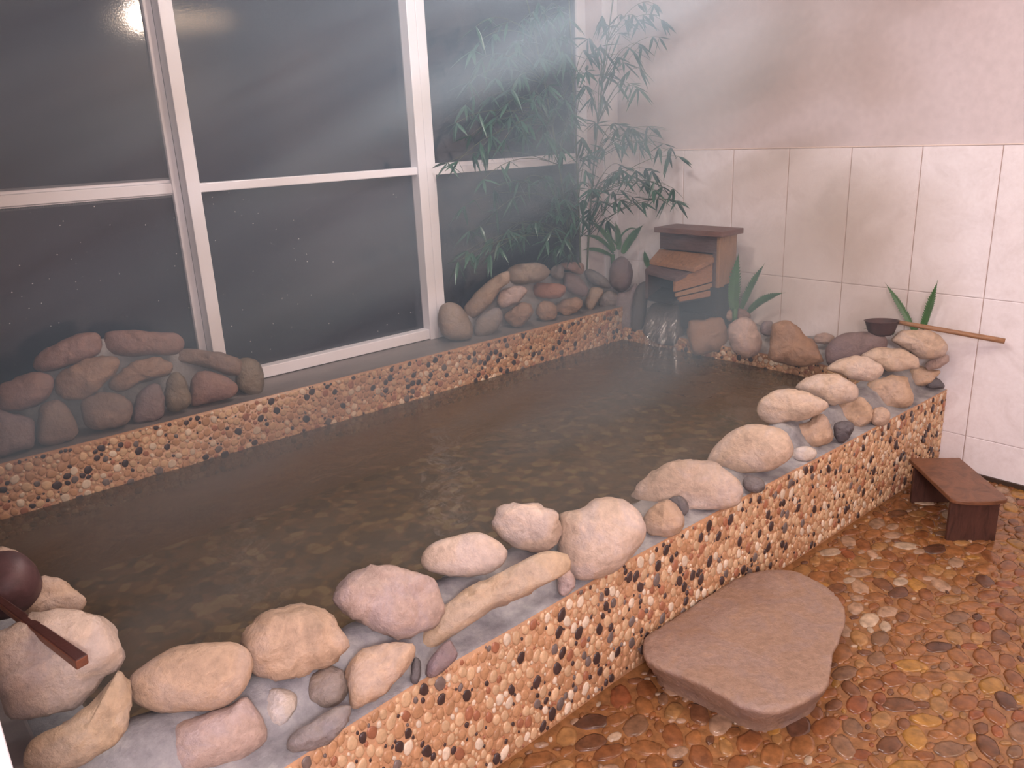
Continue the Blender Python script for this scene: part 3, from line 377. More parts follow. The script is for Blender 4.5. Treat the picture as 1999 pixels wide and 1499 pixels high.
# ------------------------------------------------ pebble packing
def pack(u0, u1, v0, v1, seed, radii, asp=1.4, tries=1.0, seam=0, rot=.45, gap=.0008):
    """circles packed in stretched space, largest first; returned as ellipses u, v, ru, rv, angle"""
    rnd = random.Random(seed); cs = radii[0][0]*2.2; grid = {}; out = []
    V0, V1 = v0/asp, v1/asp
    for r, dens in radii:
        for _ in range(int((u1-u0)*(V1-V0)/(r*r)*dens*tries)):
            rr = r*rnd.uniform(.86, 1.12); u = rnd.uniform(u0+rr, u1-rr); v = rnd.uniform(V0+rr, V1-rr)
            if seam and abs(((u/seam+.5) % 1)-.5)*seam < rr*.6: continue
            i, j = int(u//cs), int(v//cs); ok = True
            for a in (-1, 0, 1):
                for b in (-1, 0, 1):
                    for (x, y, q) in grid.get((i+a, j+b), ()):
                        if (x-u)**2 + (y-v)**2 < (q+rr+gap)**2: ok = False; break
                    if not ok: break
                if not ok: break
            if ok:
                grid.setdefault((i, j), []).append((u, v, rr)); out.append((u, v*asp, rr*1.02, rr*asp*1.02, rnd.uniform(-rot, rot)))
    return out
def pick(rnd, pal):
    t = rnd.random()*sum(p[1] for p in pal)
    for c, wt in pal:
        t -= wt
        if t <= 0: break
    k = rnd.uniform(.86, 1.12); return tuple(min(v*k, .95) for v in sat(lin(c), .95))
def pebbles(L, fmap, pal, height, seed, n=10, colf=None):
    """low domes on a surface; fmap(u, v, h) gives the 3D point"""
    rnd = random.Random(seed); V, Fc, C = [], [], []
    for (u, v, a, b, th) in L:
        h = height*rnd.uniform(.7, 1.2)*min(1, a/.008)**.5; c = colf(rnd, u, v) if colf else pick(rnd, pal); s0 = len(V); ct, st = math.cos(th), math.sin(th)
        jit = [1+rnd.uniform(-.12, .12) for _ in range(n)]
        for k, hh in ((1, -.001), (.97, h*.45), (.72, h*.86)):
            for i in range(n):
                t = 2*math.pi*i/n; x, y = a*k*math.cos(t)*jit[i], b*k*math.sin(t)*jit[i]
                V.append(fmap(u+x*ct-y*st, v+x*st+y*ct, hh)); C.append(c)
        V.append(fmap(u, v, h)); C.append(c)
        for r in range(2):
            for i in range(n): Fc.append((s0+r*n+i, s0+r*n+(i+1) % n, s0+(r+1)*n+(i+1) % n, s0+(r+1)*n+i))
        for i in range(n): Fc.append((s0+2*n+i, s0+2*n+(i+1) % n, s0+3*n))
    return V, Fc, C
PAL = [((214, 178, 138), 36), ((192, 146, 106), 26), ((226, 206, 180), 12), ((72, 56, 54), 14), ((118, 104, 98), 5), ((168, 110, 80), 7)]
FX = [-1, -.3, -.113, 0, .19, .5, .87, 1.6, 2.07, 2.5, 2.966]; FY = [-.10, -.05, -.021, -.009, .006, .012, .024, .022, .016, .010, .003]
face = lambda x: float(np.interp(x, FX, FY))

# ------------------------------------------------ the bath
bath = empty('stone_bath', (1.2, .8, 0), 'long masonry bath faced with tan pebble mosaic and filled with hot water', 'bath')
def slab_strip(bm, xs, f0, f1, z0, z1):
    prev = None
    for x in xs:
        r = [bm.verts.new(p) for p in ((x, f0(x), z0), (x, f1(x), z0), (x, f1(x), z1), (x, f0(x), z1))]
        if prev:
            for i in range(4): bm.faces.new((prev[i], prev[(i+1) % 4], r[(i+1) % 4], r[i]))
        else: bm.faces.new(r[::-1])
        prev = r
    bm.faces.new(prev)
bm = bmesh.new()
slab_strip(bm, FX[1:], lambda x: face(x)+.004, lambda x: .23, 0, HF-.002)
box(bm, -.80, XI+.004, WY+.004, YW-.001, 0, LH); box(bm, XI+.004, XF, .22, YW, 0, .46); box(bm, -.8, -.46, -.04, WY+.01, 0, .47)
at_parent(bm_obj('masonry', bm, CONC, bevel=.006), bath)
bm = bmesh.new(); box(bm, -.47, XI+.01, .2, WY+.01, .02, .11); at_parent(bm_obj('basin_floor', bm, BASIN), bath)

def facing(L, fmap, u0, u1, v0, v1, seed, nseg=40, h=.0042):
    V, Fc, C = pebbles(L, fmap, PAL, h, seed); g = lin((184, 138, 102)); s0 = len(V)
    for i in range(nseg+1):
        u = u0+(u1-u0)*i/nseg
        for v, hh in ((v0, 0), (v1, 0), (v1, -.006)): V.append(fmap(u, v, hh)); C.append(g)
    for i in range(nseg):
        for k in range(2): Fc.append((s0+i*3+k, s0+i*3+k+1, s0+(i+1)*3+k+1, s0+(i+1)*3+k))
    return at_parent(mesh('pebble_facing', V, Fc, PEB, cols=C), bath)
RR = [(.0128, 1.3), (.0106, 3), (.0080, 4), (.0058, 5), (.0038, 5)]
facing(pack(-.30, 2.966, .002, HF-.002, 3, RR, 1.42, 1, .3), lambda u, v, h: (u, face(u)-h, v), -.3, 2.966, 0, HF, 4, 60)
facing(pack(-.8, XI, HW-.07, LH-.002, 5, RR, 1.15, 1, .3, 1.2), lambda u, v, h: (u, WY-h, v), -.8, XI, .11, LH, 6, 40, .003)
facing(pack(.2, WY, HW-.06, .458, 7, RR, 1.15, 1, .3, 1.2), lambda u, v, h: (XI-h, u, v), .2, WY, .11, .46, 8)

# mortar ridge of the front rim
random.seed(2)
def ridge():
    V, Fc = [], []; N = 300; prof = [(0.0, .0), (.006, .003), (.035, .005), (.065, .012), (.085, .035), (.11, .07), (.15, .095), (.19, .09), (.225, .05), (.24, -.05), (.245, -.25)]
    for i in range(N+1):
        x = -.8+(XF-.004+.8)*i/N
        for j, (y, z) in enumerate(prof):
            k = 1 if j > 1 else 0; n1 = noise.noise(Vector((x*6, y*9, 3))); n2 = noise.noise(Vector((x*25, y*25, 9)))
            s = min(1, max(0, (y-.02)/.05)); yy = y*1.0 + face(x)*(1 if y < .05 else .4)
            low = 1-.62*min(1, max(0, (x-.70)/.14))*min(1, max(0, (1.90-x)/.12))
            zz = HF - .001 + (z*low if z > 0 else z) + k*s*(n1*.022+n2*.008)*low; 
            if x < -.1 and y < .2: zz += s*min(.02, (-.1-x)*.1)
            V.append((x, yy + k*s*n2*.006, zz))
    m = len(prof)
    for i in range(N):
        for j in range(m-1): Fc.append((i*m+j, i*m+j+1, (i+1)*m+j+1, (i+1)*m+j))
    return at_parent(mesh('mortar_rim', V, Fc, MORTAR), bath)
ridge()
def ridge_left():
    V, Fc = [], []; N = 120; prof = [(-.47, -.1), (-.465, .05), (-.44, .10), (-.40, .115), (-.355, .11), (-.32, .07), (-.30, -.05), (-.295, -.25)]
    for i in range(N+1):
        y = .18+1.4*i/N
        for j, (x, z) in enumerate(prof):
            n1 = noise.noise(Vector((x*9, y*7, 5))); V.append((x-.04+n1*.012-.1*min(1, max(0, y-.6)), y, HF+z+n1*.02))
    m = len(prof)
    for i in range(N):
        for j in range(m-1): Fc.append((i*m+j, i*m+j+1, (i+1)*m+j+1, (i+1)*m+j))
    return at_parent(mesh('mortar_rim', V, Fc, MORTAR), bath)
ridge_left()
def ridge_far():
    V, Fc = [], []; N = 160; prof = [(.0, 0), (.02, .003), (.05, .012), (.10, .03), (.18, .04), (.26, .04), (.298, .04)]
    for i in range(N+1):
        y = .2+1.42*i/N
        for j, (x, z) in enumerate(prof):
            n1 = noise.noise(Vector((x*9, y*8, 15))); n2 = noise.noise(Vector((x*25, y*25, 1))); k = min(1, x/.05)
            V.append((XI+.002+x, y, .46+z+k*(n1*.02+n2*.006)))
    m = len(prof)
    for i in range(N):
        for j in range(m-1): Fc.append((i*m+j+1, i*m+j, (i+1)*m+j, (i+1)*m+j+1))
    return at_parent(mesh('mortar_rim', V, Fc, MORTAR), bath)
ridge_far()

# water surface
bm = bmesh.new(); bmesh.ops.create_grid(bm, x_segments=120, y_segments=60, size=1)
for v in bm.verts:
    x = -.50+(XI+.50)*(v.co.x+1)/2; y = .15+(WY-.15)*(v.co.y+1)/2; d = math.hypot(x-2.25, y-1.0)
    a = .0012+.006*math.exp(-(d/.28)**2)
    v.co = Vector((x, y, HW+a*(noise.noise(Vector((x*9, y*9, 0)))+.6*noise.noise(Vector((x*22, y*22, 4))))))
o = bm_obj('bath_water', bm, WATER, smooth=True); tag(o, 'rippling murky hot water filling the bath', 'water', kind='stuff')
# falling sheet of water from the spout
V, Fc = [], []
for i in range(17):
    t = i/16; x = 2.555-.26*t-.0*t; z = .675-.284*t**1.7
    for j in range(9):
        s = j/8-.5; wd = .13+.10*t; V.append((x-.01*math.sin(j*2.1+i*.4), 1.19-.17*t+s*wd, z+.004*math.sin(j*1.7)))
for i in range(16):
    for j in range(8): Fc.append((i*9+j, i*9+j+1, (i+1)*9+j+1, (i+1)*9+j))
def stream_mat():
    t = NT('falling_water'); co = t.obj_co(False); n = t.noise(30, 3, .5, t.map(co, (.6, 3, .3)))
    tr = t.n('ShaderNodeBsdfTransparent'); tr.inputs[0].default_value = (.97, .97, .97, 1); gl = t.n('ShaderNodeBsdfGlossy'); gl.inputs['Roughness'].default_value = .12
    bp = t.n('ShaderNodeBump'); bp.inputs['Distance'].default_value = .01; t.l(n, bp.inputs['Height']); t.l(bp.outputs[0], gl.inputs['Normal'])
    fac = t.ramp(n, [(.45, (.03, .03, .03)), (.75, (.16, .16, .16))]); m = t.n('ShaderNodeMixShader'); t.l(fac, m.inputs[0]); t.l(tr.outputs[0], m.inputs[1]); t.l(gl.outputs[0], m.inputs[2])
    t.l(m.outputs[0], t.out.inputs[0]); return t.m
o = mesh('falling_water', V, Fc, stream_mat()); sm = o.modifiers.new('s', 'SOLIDIFY'); sm.thickness = .003
tag(o, 'thin sheet of water falling from the wooden spout into the bath', 'water', kind='stuff')

# ------------------------------------------------ stones
def closed_curve(ab, n):
    P = [Vector((a, b)) for a, b in ab]; m = len(P); dense = []
    for i in range(m):
        p0, p1, p2, p3 = P[i-1], P[i], P[(i+1) % m], P[(i+2) % m]
        for k in range(8):
            t = k/8; dense.append(.5*((2*p1)+(p2-p0)*t+(2*p0-5*p1+4*p2-p3)*t*t+(-p0+3*p1-3*p2+p3)*t**3))
    L = [0]
    for i in range(len(dense)): L.append(L[-1]+(dense[(i+1) % len(dense)]-dense[i]).length)
    out, j = [], 0
    for k in range(n):
        s = L[-1]*k/n
        while L[j+1] < s: j += 1
        f = (s-L[j])/max(1e-9, L[j+1]-L[j]); out.append(dense[j].lerp(dense[(j+1) % len(dense)], f))
    return out
def stone(i, rec):
    name, label, group, col, c, w_, depth, ab = rec
    c = Vector(c); w_ = Vector(w_); u = w_.cross(Vector((0, 0, 1))).normalized(); v = u.cross(w_)
    big = name == 'mortar_bed'; n = 72 if big else 48; K = 16; O = closed_curve(ab, n)
    V, Fc = [], []; size = max(max(abs(p.x), abs(p.y)) for p in O)
    rough = .062 if col in ('ochre', 'pink', 'yellow', 'grey', 'tan', 'palepink') else .04
    if any(q in label for q in ('smooth', 'egg-shaped', 'oval upright')): rough = .022
    e1, e2 = (.42, .6) if big else (.72, .86)
    for k in range(1, K):
        ph = -math.pi/2+math.pi*k/K; kk = math.cos(ph)**e1; d = math.copysign(abs(math.sin(ph))**e2, math.sin(ph))*depth
        for p in O: V.append(u*p.x*kk+v*p.y*kk-w_*d)
    V.append(w_*depth); V.append(-w_*depth); a, b = len(V)-2, len(V)-1
    for k in range(K-2):
        for j in range(n): Fc.append((k*n+j, k*n+(j+1) % n, (k+1)*n+(j+1) % n, (k+1)*n+j))
    for j in range(n): Fc.append((a, (j+1) % n, j)); Fc.append((b, (K-2)*n+j, (K-2)*n+(j+1) % n))
    off = Vector((i*3.7, i*1.3, 0))
    tilt = Vector((noise.noise(off+Vector((5, 0, 0))), noise.noise(off+Vector((0, 5, 0))), 0))*1.2
    for q in range(len(V)):
        p = V[q]; r = p.normalized() if p.length > 1e-6 else Vector((0, 0, 1))
        a, bb, dd = p.dot(u)/size, p.dot(v)/size, p.dot(w_)
        p = p + w_*dd*(0 if big else 1)*(tilt.x*a+tilt.y*bb)*.7        # lopsided thickness
        cell = noise.cell_vector(p/size*1.6+off); fac = noise.noise(p/size*1.3+off*2)
        V[q] = p + r*size*(rough*1.8*fac+rough*1.3*noise.noise(p/size*3+off)+rough*.8*noise.noise(p/size*8+off)+rough*.35*noise.noise(p/size*19+off))
    o = mesh(name, V, Fc, ROCK[col]); o.location = c
    return tag(o, label, 'mortar' if big else 'stone', group)
for i, rec in enumerate(STONES): stone(i, rec)

# ------------------------------------------------ floor with embedded cobbles
def floor():
    L = pack(.2, XF, -2.0, .0, 11, [(.040, 1.0), (.031, 2), (.023, 3), (.016, 3), (.010, 2)], .60, 1, 0, .9, .004)
    L += pack(-1.0, .2, -1.1, .0, 12, [(.036, 1.5), (.024, 4), (.014, 4)], .62, 1, 0, .9, .004)
    L = [(u, v, a*1.1, b*1.1, t) if a > .02 else (u, v, a, b, t) for (u, v, a, b, t) in L if v < face(u)-b]
    pal = [((150, 98, 54), 26), ((136, 84, 46), 22), ((158, 114, 66), 14), ((118, 76, 48), 10), ((164, 116, 50), 8), ((132, 96, 68), 12), ((98, 64, 46), 5), ((140, 80, 46), 7)]
    pal2 = pal[:3] + [((186, 160, 132), 18), ((168, 134, 106), 20)]
    def colf(rnd, u, v):
        near = v > -.40+.1*(u-2.2) and u > 1.45 or (u < 1.0 and v > -.55)
        return pick(rnd, pal2 if near and rnd.random() < .6 else pal)
    V, Fc, C = pebbles(L, lambda u, v, h: (u, v, h), pal, .0042, 13, 12, colf); s0 = len(V); g = lin((150, 104, 64))
    xs = np.linspace(-1.8, XF+.1, 60); ys = np.linspace(-2.6, .06, 40)
    for x in xs:
        for y in ys: V.append((x, y, -.0005+.0012*noise.noise(Vector((x*12, y*12, 0))))); C.append(g)
    n = len(ys)
    for i in range(len(xs)-1):
        for j in range(n-1): Fc.append((s0+i*n+j, s0+(i+1)*n+j, s0+(i+1)*n+j+1, s0+i*n+j+1))
    V += [(x, y, -.06) for x, y in ((-1.8, -2.6), (XF+.1, -2.6), (XF+.1, 2), (-1.8, 2))]; C += [g]*4; k = len(V)
    Fc.append((k-4, k-3, k-2, k-1))
    o = mesh('floor', V, Fc, FLOORM, cols=C); o['kind'] = 'structure'
floor()

# flat stepping slab
def step_slab():
    O = [(.932,-.022),(.977,.006),(1.059,.012),(1.183,.012),(1.344,.010),(1.427,.006),(1.519,-.018),(1.587,-.084),(1.598,-.167),(1.581,-.236),(1.507,-.309),(1.422,-.354),(1.311,-.387),(1.163,-.449),(1.102,-.450),(1.038,-.437),(.961,-.406),(.931,-.345),(.926,-.272),(.917,-.183),(.906,-.106),(.906,-.053)]
    c = Vector((1.2, -.2)); n = 130; P = closed_curve([(x-c.x, y-c.y) for x, y in O], n); V, Fc = [], []
    rings = [(.0, .1), (.25, .1005), (.5, .1), (.75, .1), (.93, .1), (.982, .099), (.999, .0955), (1.003, .088), (.985, .080), (.975, .068), (.94, .055), (.925, .04), (.88, .025), (.87, -.002)]
    for r, (k, z) in enumerate(rings[1:]):
        for j, p in enumerate(P):
            q = p*k; t = noise.noise(Vector((p.x*14, p.y*14, 2+z*18))); t2 = noise.noise(Vector((p.x*45, p.y*45, z*50)))
            if k > .9: q = q*(1+.018*t+.014*t2)
            zz = z+.0025*noise.noise(Vector((q.x*9, q.y*9, 7)))+(0 if k < .9 or z < .05 else .004*t2)
            if q.y > .212: q.y = .212
            V.append((q.x, q.y, zz))
    V.append((0, 0, .1)); a = len(V)-1; m = len(rings)-1
    for r in range(m-1):
        for j in range(n): Fc.append((r*n+j, (r+1)*n+j, (r+1)*n+(j+1) % n, r*n+(j+1) % n))
    for j in range(n): Fc.append((a, j, (j+1) % n))
    o = mesh('stepping_stone', V, Fc, rock_mat('rock_slab', (160, 124, 98), .45, .6)); o.location = (c.x, c.y, 0)
    tag(o, 'big flat pinkish-brown stone slab lying on the pebble floor against the bath', 'stepping stone')
step_slab()

# ------------------------------------------------ low wooden stool
def stool():
    z = .18; P0 = Vector((2.552, -.036, z)); l = Vector((-.707, -.707, 0)); w2 = Vector((.707, -.707, 0)); L, W = .38, .195
    root = empty('bath_stool', (2.49, -.24, 0), 'low brown wooden stool with a curved board end beside the tiled wall', 'stool')
    bm = bmesh.new(); pts = [(0, 0), (0, W)]
    for k in range(13):
        a = math.pi*k/12; pts.append((L-.012+.03*math.sin(a), W*(1+math.cos(a))/2))
    lo = [bm.verts.new(P0+l*a+w2*b+Vector((0, 0, -.016))) for a, b in pts]; hi = [bm.verts.new(P0+l*a+w2*b) for a, b in pts]
    bm.faces.new(lo[::-1]); bm.faces.new(hi); m = len(pts)
    for i in range(m): bm.faces.new((lo[i], lo[(i+1) % m], hi[(i+1) % m], hi[i]))
    WT = wood_mat('stool_seat_wood', (112, 74, 52), .4, (3, 3, 12)); WD = wood_mat('stool_leg_wood', (76, 48, 40), .45, (8, 8, 2))
    at_parent(bm_obj('seat', bm, WT, bevel=.003), root)
    M = Matrix((l, w2, Vector((0, 0, 1)))).transposed().to_4x4(); M.translation = Vector((P0.x, P0.y, 0))
    for a in (.018, L-.045):
        at_parent(boxes('leg', [(a, a+.016, .012, W-.012, .0, z-.016)], WD, bevel=.002, M=M), root)
    at_parent(boxes('stretcher', [(.034, L-.045, W-.09, W-.075, .06, z-.016)], WD, bevel=.002, M=M), root)
stool()

# ------------------------------------------------ wooden water spout
def spout():
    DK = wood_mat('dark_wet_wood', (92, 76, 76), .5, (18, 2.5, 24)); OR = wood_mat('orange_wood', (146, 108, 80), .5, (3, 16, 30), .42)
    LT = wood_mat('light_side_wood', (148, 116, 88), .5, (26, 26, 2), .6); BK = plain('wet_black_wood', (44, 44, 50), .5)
    root = empty('wooden_water_spout', (2.8, 1.18, .5), 'weathered wooden box spout pouring water into the bath at the far wall', 'water spout')
    P = lambda o: at_parent(o, root)
    P(boxes('lid', [(2.672, 2.852, .962, 1.367, .978, 1.004)], wood_mat('lid_wood', (116, 86, 78), .5, (22, 2.5, 22)), bevel=.003))
    P(boxes('front_panel', [(2.70, 2.718, 1.002, 1.352, .895, .978)], DK, bevel=.003))
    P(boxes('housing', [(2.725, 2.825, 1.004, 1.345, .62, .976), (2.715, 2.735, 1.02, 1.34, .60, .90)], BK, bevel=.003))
    P(boxes('side_board', [(2.692, 2.742, .985, 1.003, .732, .978), (2.742, 2.838, .988, 1.003, .74, .978)], LT, bevel=.003))
    P(boxes('corner_post', [(2.694, 2.72, 1.003, 1.025, .60, .90)], DK, bevel=.003))
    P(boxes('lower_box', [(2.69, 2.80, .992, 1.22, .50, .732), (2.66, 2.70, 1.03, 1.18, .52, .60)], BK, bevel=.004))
    # tapered chute: back x 2.72, mouth x 2.55
    def hx(name, b, f, mat):      # b, f: (yl, yr, z0l, z0r, z1l, z1r) at the back and at the mouth
        xb, xf = b[0], f[0]; b = b[1:]; f = f[1:]
        return P(hexa(name, [(xf, f[1], f[3]), (xb, b[1], b[3]), (xb, b[0], b[2]), (xf, f[0], f[2]), (xf, f[1], f[5]), (xb, b[1], b[5]), (xb, b[0], b[4]), (xf, f[0], f[4])], mat))
    hx('top_board', (2.72, 1.365, 1.005, .868, .862, .892, .888), (2.60, 1.335, 1.06, .828, .815, .848, .835), OR)
    hx('top_board', (2.70, 1.345, 1.03, .845, .835, .862, .852), (2.545, 1.318, 1.128, .79, .768, .812, .786), DK)
    hx('side_plank', (2.72, 1.022, 1.006, .765, .765, .866, .866), (2.548, 1.146, 1.130, .72, .72, .775, .775), OR)
    hx('side_plank', (2.72, 1.020, 1.010, .728, .728, .758, .758), (2.556, 1.142, 1.130, .694, .694, .714, .714), LT)
    hx('side_plank', (2.72, 1.020, 1.006, .690, .690, .722, .722), (2.572, 1.138, 1.122, .668, .668, .690, .690), OR)
    hx('side_plank', (2.72, 1.365, 1.345, .70, .70, .866, .866), (2.548, 1.318, 1.300, .665, .665, .80, .80), DK)
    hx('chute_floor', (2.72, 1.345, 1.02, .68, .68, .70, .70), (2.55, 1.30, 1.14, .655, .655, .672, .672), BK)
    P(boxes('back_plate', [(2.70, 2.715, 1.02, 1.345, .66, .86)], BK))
spout()

# ------------------------------------------------ ladles
def lathe(prof, n=36):
    V, Fc = [], []
    for r, z in prof:
        for k in range(n): t = 2*math.pi*k/n; V.append(Vector((r*math.cos(t), r*math.sin(t), z)))
    for i in range(len(prof)-1):
        for k in range(n): Fc.append((i*n+k, i*n+(k+1) % n, (i+1)*n+(k+1) % n, (i+1)*n+k))
    Fc.append(tuple(range(n))[::-1]); Fc.append(tuple((len(prof)-1)*n+k for k in range(n)))
    return V, Fc
BOWL = wood_mat('dark_lacquer_wood', (84, 56, 56), .5, (3, 3, 3), .6)
def ladle_right():
    c = Vector((2.80, .235, .660)); root = empty('water_ladle', (2.80, .235, .60), 'wooden ladle with a shallow cup and long light handle lying on the corner stone', 'ladle', 'water ladles')
    prof = [(.0, -.062), (.040, -.062), (.052, -.050), (.066, -.005), (.071, 0), (.067, .001), (.062, -.004), (.047, -.05), (.0, -.052)]
    V, Fc = lathe(prof); M = Matrix.Translation(c) @ Euler((math.radians(-4), math.radians(3), 0)).to_matrix().to_4x4()
    at_parent(mesh('bowl', [M @ v for v in V], Fc, BOWL), root)
    a = Vector((2.822, .175, .657)); b = Vector((2.938, -.200, .612)); V, Fc = tube([a.lerp(b, t/6) for t in range(7)], [.009, .0095, .010, .010, .0105, .011, .011], 12)
    at_parent(mesh('handle', V, Fc, wood_mat('light_bamboo', (150, 112, 82), .4, (6, 2, 6), .75)), root)
ladle_right()
def ladle_left():
    c = Vector((-.432, .470, .690)); root = empty('water_ladle', (-.43, .43, .64), 'dark wooden ladle lying upside down on the near corner stones at the left edge', 'ladle', 'water ladles')
    prof = [(.058, -.045), (.062, -.040), (.064, -.01), (.060, .018), (.048, .036), (.028, .046), (.0, .049)]
    inner = [(.0, .040), (.026, .038), (.044, .028), (.055, .012), (.058, -.01), (.056, -.044)]
    V, Fc = lathe(inner + prof); M = Matrix.Translation(c) @ Euler((math.radians(28), math.radians(-14), 0)).to_matrix().to_4x4()
    at_parent(mesh('bowl', [M @ v for v in V], Fc, BOWL), root)
    a, b = Vector((-.455, .402, .695)), Vector((-.376, .134, .650)); d = (b-a).normalized(); s = d.cross(Vector((0, 0, 1))).normalized(); up = s.cross(d)
    bm = bmesh.new()
    for k, (p, wd) in enumerate(((a, .0085), (b, .0125))):
        pass
    q = []
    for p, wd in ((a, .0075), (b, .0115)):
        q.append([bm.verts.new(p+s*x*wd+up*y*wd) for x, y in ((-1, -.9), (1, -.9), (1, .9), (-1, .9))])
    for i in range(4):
        f = bm.faces.new((q[0][i], q[0][(i+1) % 4], q[1][(i+1) % 4], q[1][i])); f.material_index = 0 if i != 2 else 1  # wet top face: its dark reflection is painted in as a darker wood
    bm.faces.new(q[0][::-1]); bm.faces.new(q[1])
    at_parent(bm_obj('handle', bm, [wood_mat('orange_handle_wood', (118, 68, 44), .35, (3, 3, 3), .6), wood_mat('reflection_dark_handle_wood', (70, 38, 32), .3, (3, 3, 3), .6)], bevel=.003), root)
ladle_left()

# ------------------------------------------------ ferns
def leaf_mat(name, c, rough=.4):
    t = NT(name); co = t.obj_co(False); c = lin(c); n = t.noise(30, 3, .6, co)
    col = t.ramp(n, [(.3, tuple(v*.65 for v in c)), (.7, tuple(v*1.15 for v in c))]); b = t.bsdf(col, rough, n, .1, .002, .5); return t.m
FERN = leaf_mat('fern_leaf', (66, 112, 62))
FLAB = {'A': 'dark green fern with arching fronds above the upright oval stone in the corner', 'B': 'small green fern tip peeking out left of the wooden spout',
        'C': 'fern with one broad upright frond right of the wooden spout', 'D': 'fern with two narrow raised fronds behind the ladle cup'}
def frond(a, b, c, w_, root, seed):
    rnd = random.Random(seed); P = bez(a, b, c, 44); V, Fc = [], []; n = len(P)
    view = Vector((-.62, -.72, .3))
    for i, p in enumerate(P):
        t = i/(n-1); d = (P[min(i+1, n-1)]-P[max(i-1, 0)]).normalized(); s = d.cross(view).normalized(); nn = s.cross(d)
        prof = (math.sin(math.pi*min(1, .12+t*.92))**.55)*(1-t**6)
        ser = (1.0 if i % 2 == 0 else .62)*rnd.uniform(.92, 1.06); h = w_*.5*prof*ser+.0004
        V += [p - s*h + d*(h*.35 if i % 2 == 0 else 0) - nn*h*.25, p+nn*.0012, p + s*h + d*(h*.35 if i % 2 == 0 else 0) - nn*h*.25]
    for i in range(n-1):
        for k in range(2): Fc.append((i*3+k, i*3+k+1, (i+1)*3+k+1, (i+1)*3+k))
    o = at_parent(mesh('frond', V, Fc, FERN, smooth=False), root); m = o.modifiers.new('s', 'SOLIDIFY'); m.thickness = .0012
for k, L in FERNS.items():
    root = empty('fern', L[0][0], FLAB[k], 'fern', 'ferns on the far ledge')
    for i, (a, b, c, w_) in enumerate(L): frond(a, b, c, w_, root, i+ord(k))
    a = Vector(L[0][0]); V, Fc = tube([(a.x, a.y, a.z-.10), (a.x, a.y, a.z+.01)], [.010, .014], 8)
    at_parent(mesh('crown', V, Fc, FERN), root)

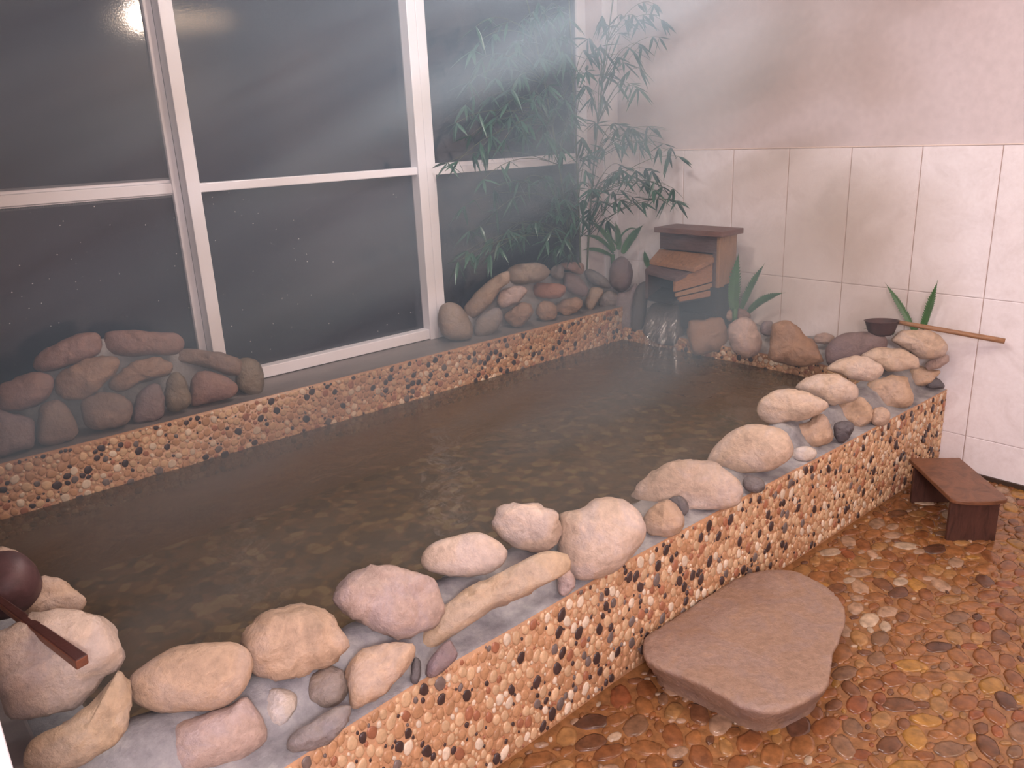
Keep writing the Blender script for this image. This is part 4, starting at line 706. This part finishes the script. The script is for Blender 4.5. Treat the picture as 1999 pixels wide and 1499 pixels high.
# ------------------------------------------------ bamboo
def bamboo():
    rnd = random.Random(8); root = empty('bamboo_plant', (2.56, 1.76, .57), 'tall leafy bamboo in the corner spreading over the right window and the wall', 'bamboo')
    ST = leaf_mat('bamboo_culm', (84, 92, 62)); LF = leaf_mat('bamboo_leaf', (50, 84, 66), .35)
    culms = []
    for (x, y, lx, ly) in ((2.55, 1.765, -.14, -.08), (2.60, 1.775, .10, -.16), (2.50, 1.77, -.45, -.12)):
        pts = [Vector((x+lx*(t/9)**1.6, y+ly*(t/9)**1.6, .56+1.72*t/9)) for t in range(10)]; culms.append(pts)
        P2 = []
        R2 = []
        for i in range(9):
            for f in (0, .04, .96): P2.append(pts[i].lerp(pts[i+1], f)); R2.append((.0062 if f != .04 else .005)*(1-.06*i))
        V, Fc = tube(P2, R2, 8); at_parent(mesh('culm', V, Fc, ST), root)
    V, Fc, TV, TF = [], [], [], []
    def leaf(p, d, L, W):
        d = d.normalized(); s = d.cross(Vector((rnd.uniform(-.6, .6), rnd.uniform(-.6, .6), 1))).normalized(); up = s.cross(d); s0 = len(V)
        prof = [(0, .05), (.15, .7), (.35, 1), (.6, .8), (.82, .38), (1, .02)]
        for t, k in prof:
            q = p+d*L*t-Vector((0, 0, 1))*L*.22*t*t
            for e in (-1, 0, 1): V.append(q+s*e*W*.5*k-up*(abs(e)*W*.12*k))
        for i in range(5):
            for k in range(2): Fc.append((s0+i*3+k, s0+i*3+k+1, s0+i*3+k+4, s0+i*3+k+3))
    for c in CL:
        c = Vector(c); cu = min(culms, key=lambda P: min((q-c).length for q in P)); 
        src = min(cu, key=lambda q: (q+Vector((0, 0, .18))-c).length)
        mid = src.lerp(c, .55)+Vector((0, 0, .06)); tw = bez(src, mid, c, 8)
        a, f = tube(tw, [.0024-.00018*i for i in range(9)], 5); o = len(TV); TV.extend(a); TF.extend([tuple(q+o for q in g) for g in f])
        for t in ((8, 6, 5) if rnd.random() < .7 else (8, 7)):
            p = tw[t]; dr = (tw[8]-tw[5]).normalized()
            for _ in range(rnd.choice((4, 5, 6)) if t == 8 else rnd.choice((2, 2, 3))):
                an = rnd.uniform(0, 2*math.pi); d = Vector((math.cos(an)*.8, math.sin(an)*.8, rnd.uniform(-1.1, .15)))+dr*.5
                L = rnd.uniform(.065, .115); q = p+d.normalized()*L
                if q.y > 1.81: d.y = -abs(d.y)
                if q.x > 2.95: d.x = -abs(d.x)
                leaf(p, d, L, rnd.uniform(.013, .019))
    at_parent(mesh('twigs', TV, TF, ST), root); o = at_parent(mesh('leaves', V, Fc, LF, smooth=False), root)
bamboo()

# ------------------------------------------------ the ceiling lamp that lights the bath
root = empty('ceiling_lamp', (1.12, .04, 2.45), 'round ceiling lamp with a short stem above the bath rim', 'lamp')
V, Fc = tube([(1.12, .04, 2.45), (1.12, .04, 2.30)], .012, 12); at_parent(mesh('stem', V, Fc, FRAME), root)
V, Fc = lathe([(.0, .12), (.03, .12), (.09, .085), (.092, .08), (.0, .10)]); at_parent(mesh('shade', [v+Vector((1.12, .04, 2.19)) for v in V], Fc, FRAME), root)

root = empty('ceiling_lamp', (1.35, .85, 2.45), 'added flat round fill lamp over the middle of the water', 'lamp')  # body for the added overhead fill, not a known fixture
V, Fc = lathe([(.0, .05), (.15, .05), (.16, .03), (.15, .022), (.0, .022)]); at_parent(mesh('housing', [v+Vector((1.35, .85, 2.40)) for v in V], Fc, FRAME), root)
# ------------------------------------------------ drifting steam
def steam():
    bm = bmesh.new(); box(bm, -.9, XF-.01, -.1, 1.78, .41, 2.44)
    t = NT('steam'); t.t.nodes.remove(t.out); t.out = t.n('ShaderNodeOutputMaterial')
    co = t.n('ShaderNodeTexCoord').outputs['Object']
    q = Vector((.90, -.22, .34)).to_track_quat('X', 'Z').to_euler()
    n = t.noise(1.0, 2, .5, t.map(co, (2.2, .34, .34), q, 'TEXTURE'), .3)
    mr = t.n('ShaderNodeMapRange'); mr.inputs[1].default_value = .51; mr.inputs[2].default_value = .70; mr.inputs[3].default_value = STEAM0; mr.inputs[4].default_value = STEAM1
    t.l(n, mr.inputs[0]); v = t.n('ShaderNodeVolumeScatter'); v.inputs['Color'].default_value = (.62, .80, 1, 1); v.inputs['Anisotropy'].default_value = .1
    t.l(mr.outputs[0], v.inputs['Density']); t.l(v.outputs[0], t.out.inputs['Volume'])
    try: t.m.cycles.volume_step_rate = 3.0
    except Exception: pass
    o = bm_obj('steam', bm, t.m); tag(o, 'streaks of bluish steam drifting over the hot bath', 'steam', kind='stuff')
STEAM0, STEAM1 = .035, 1.35
steam()
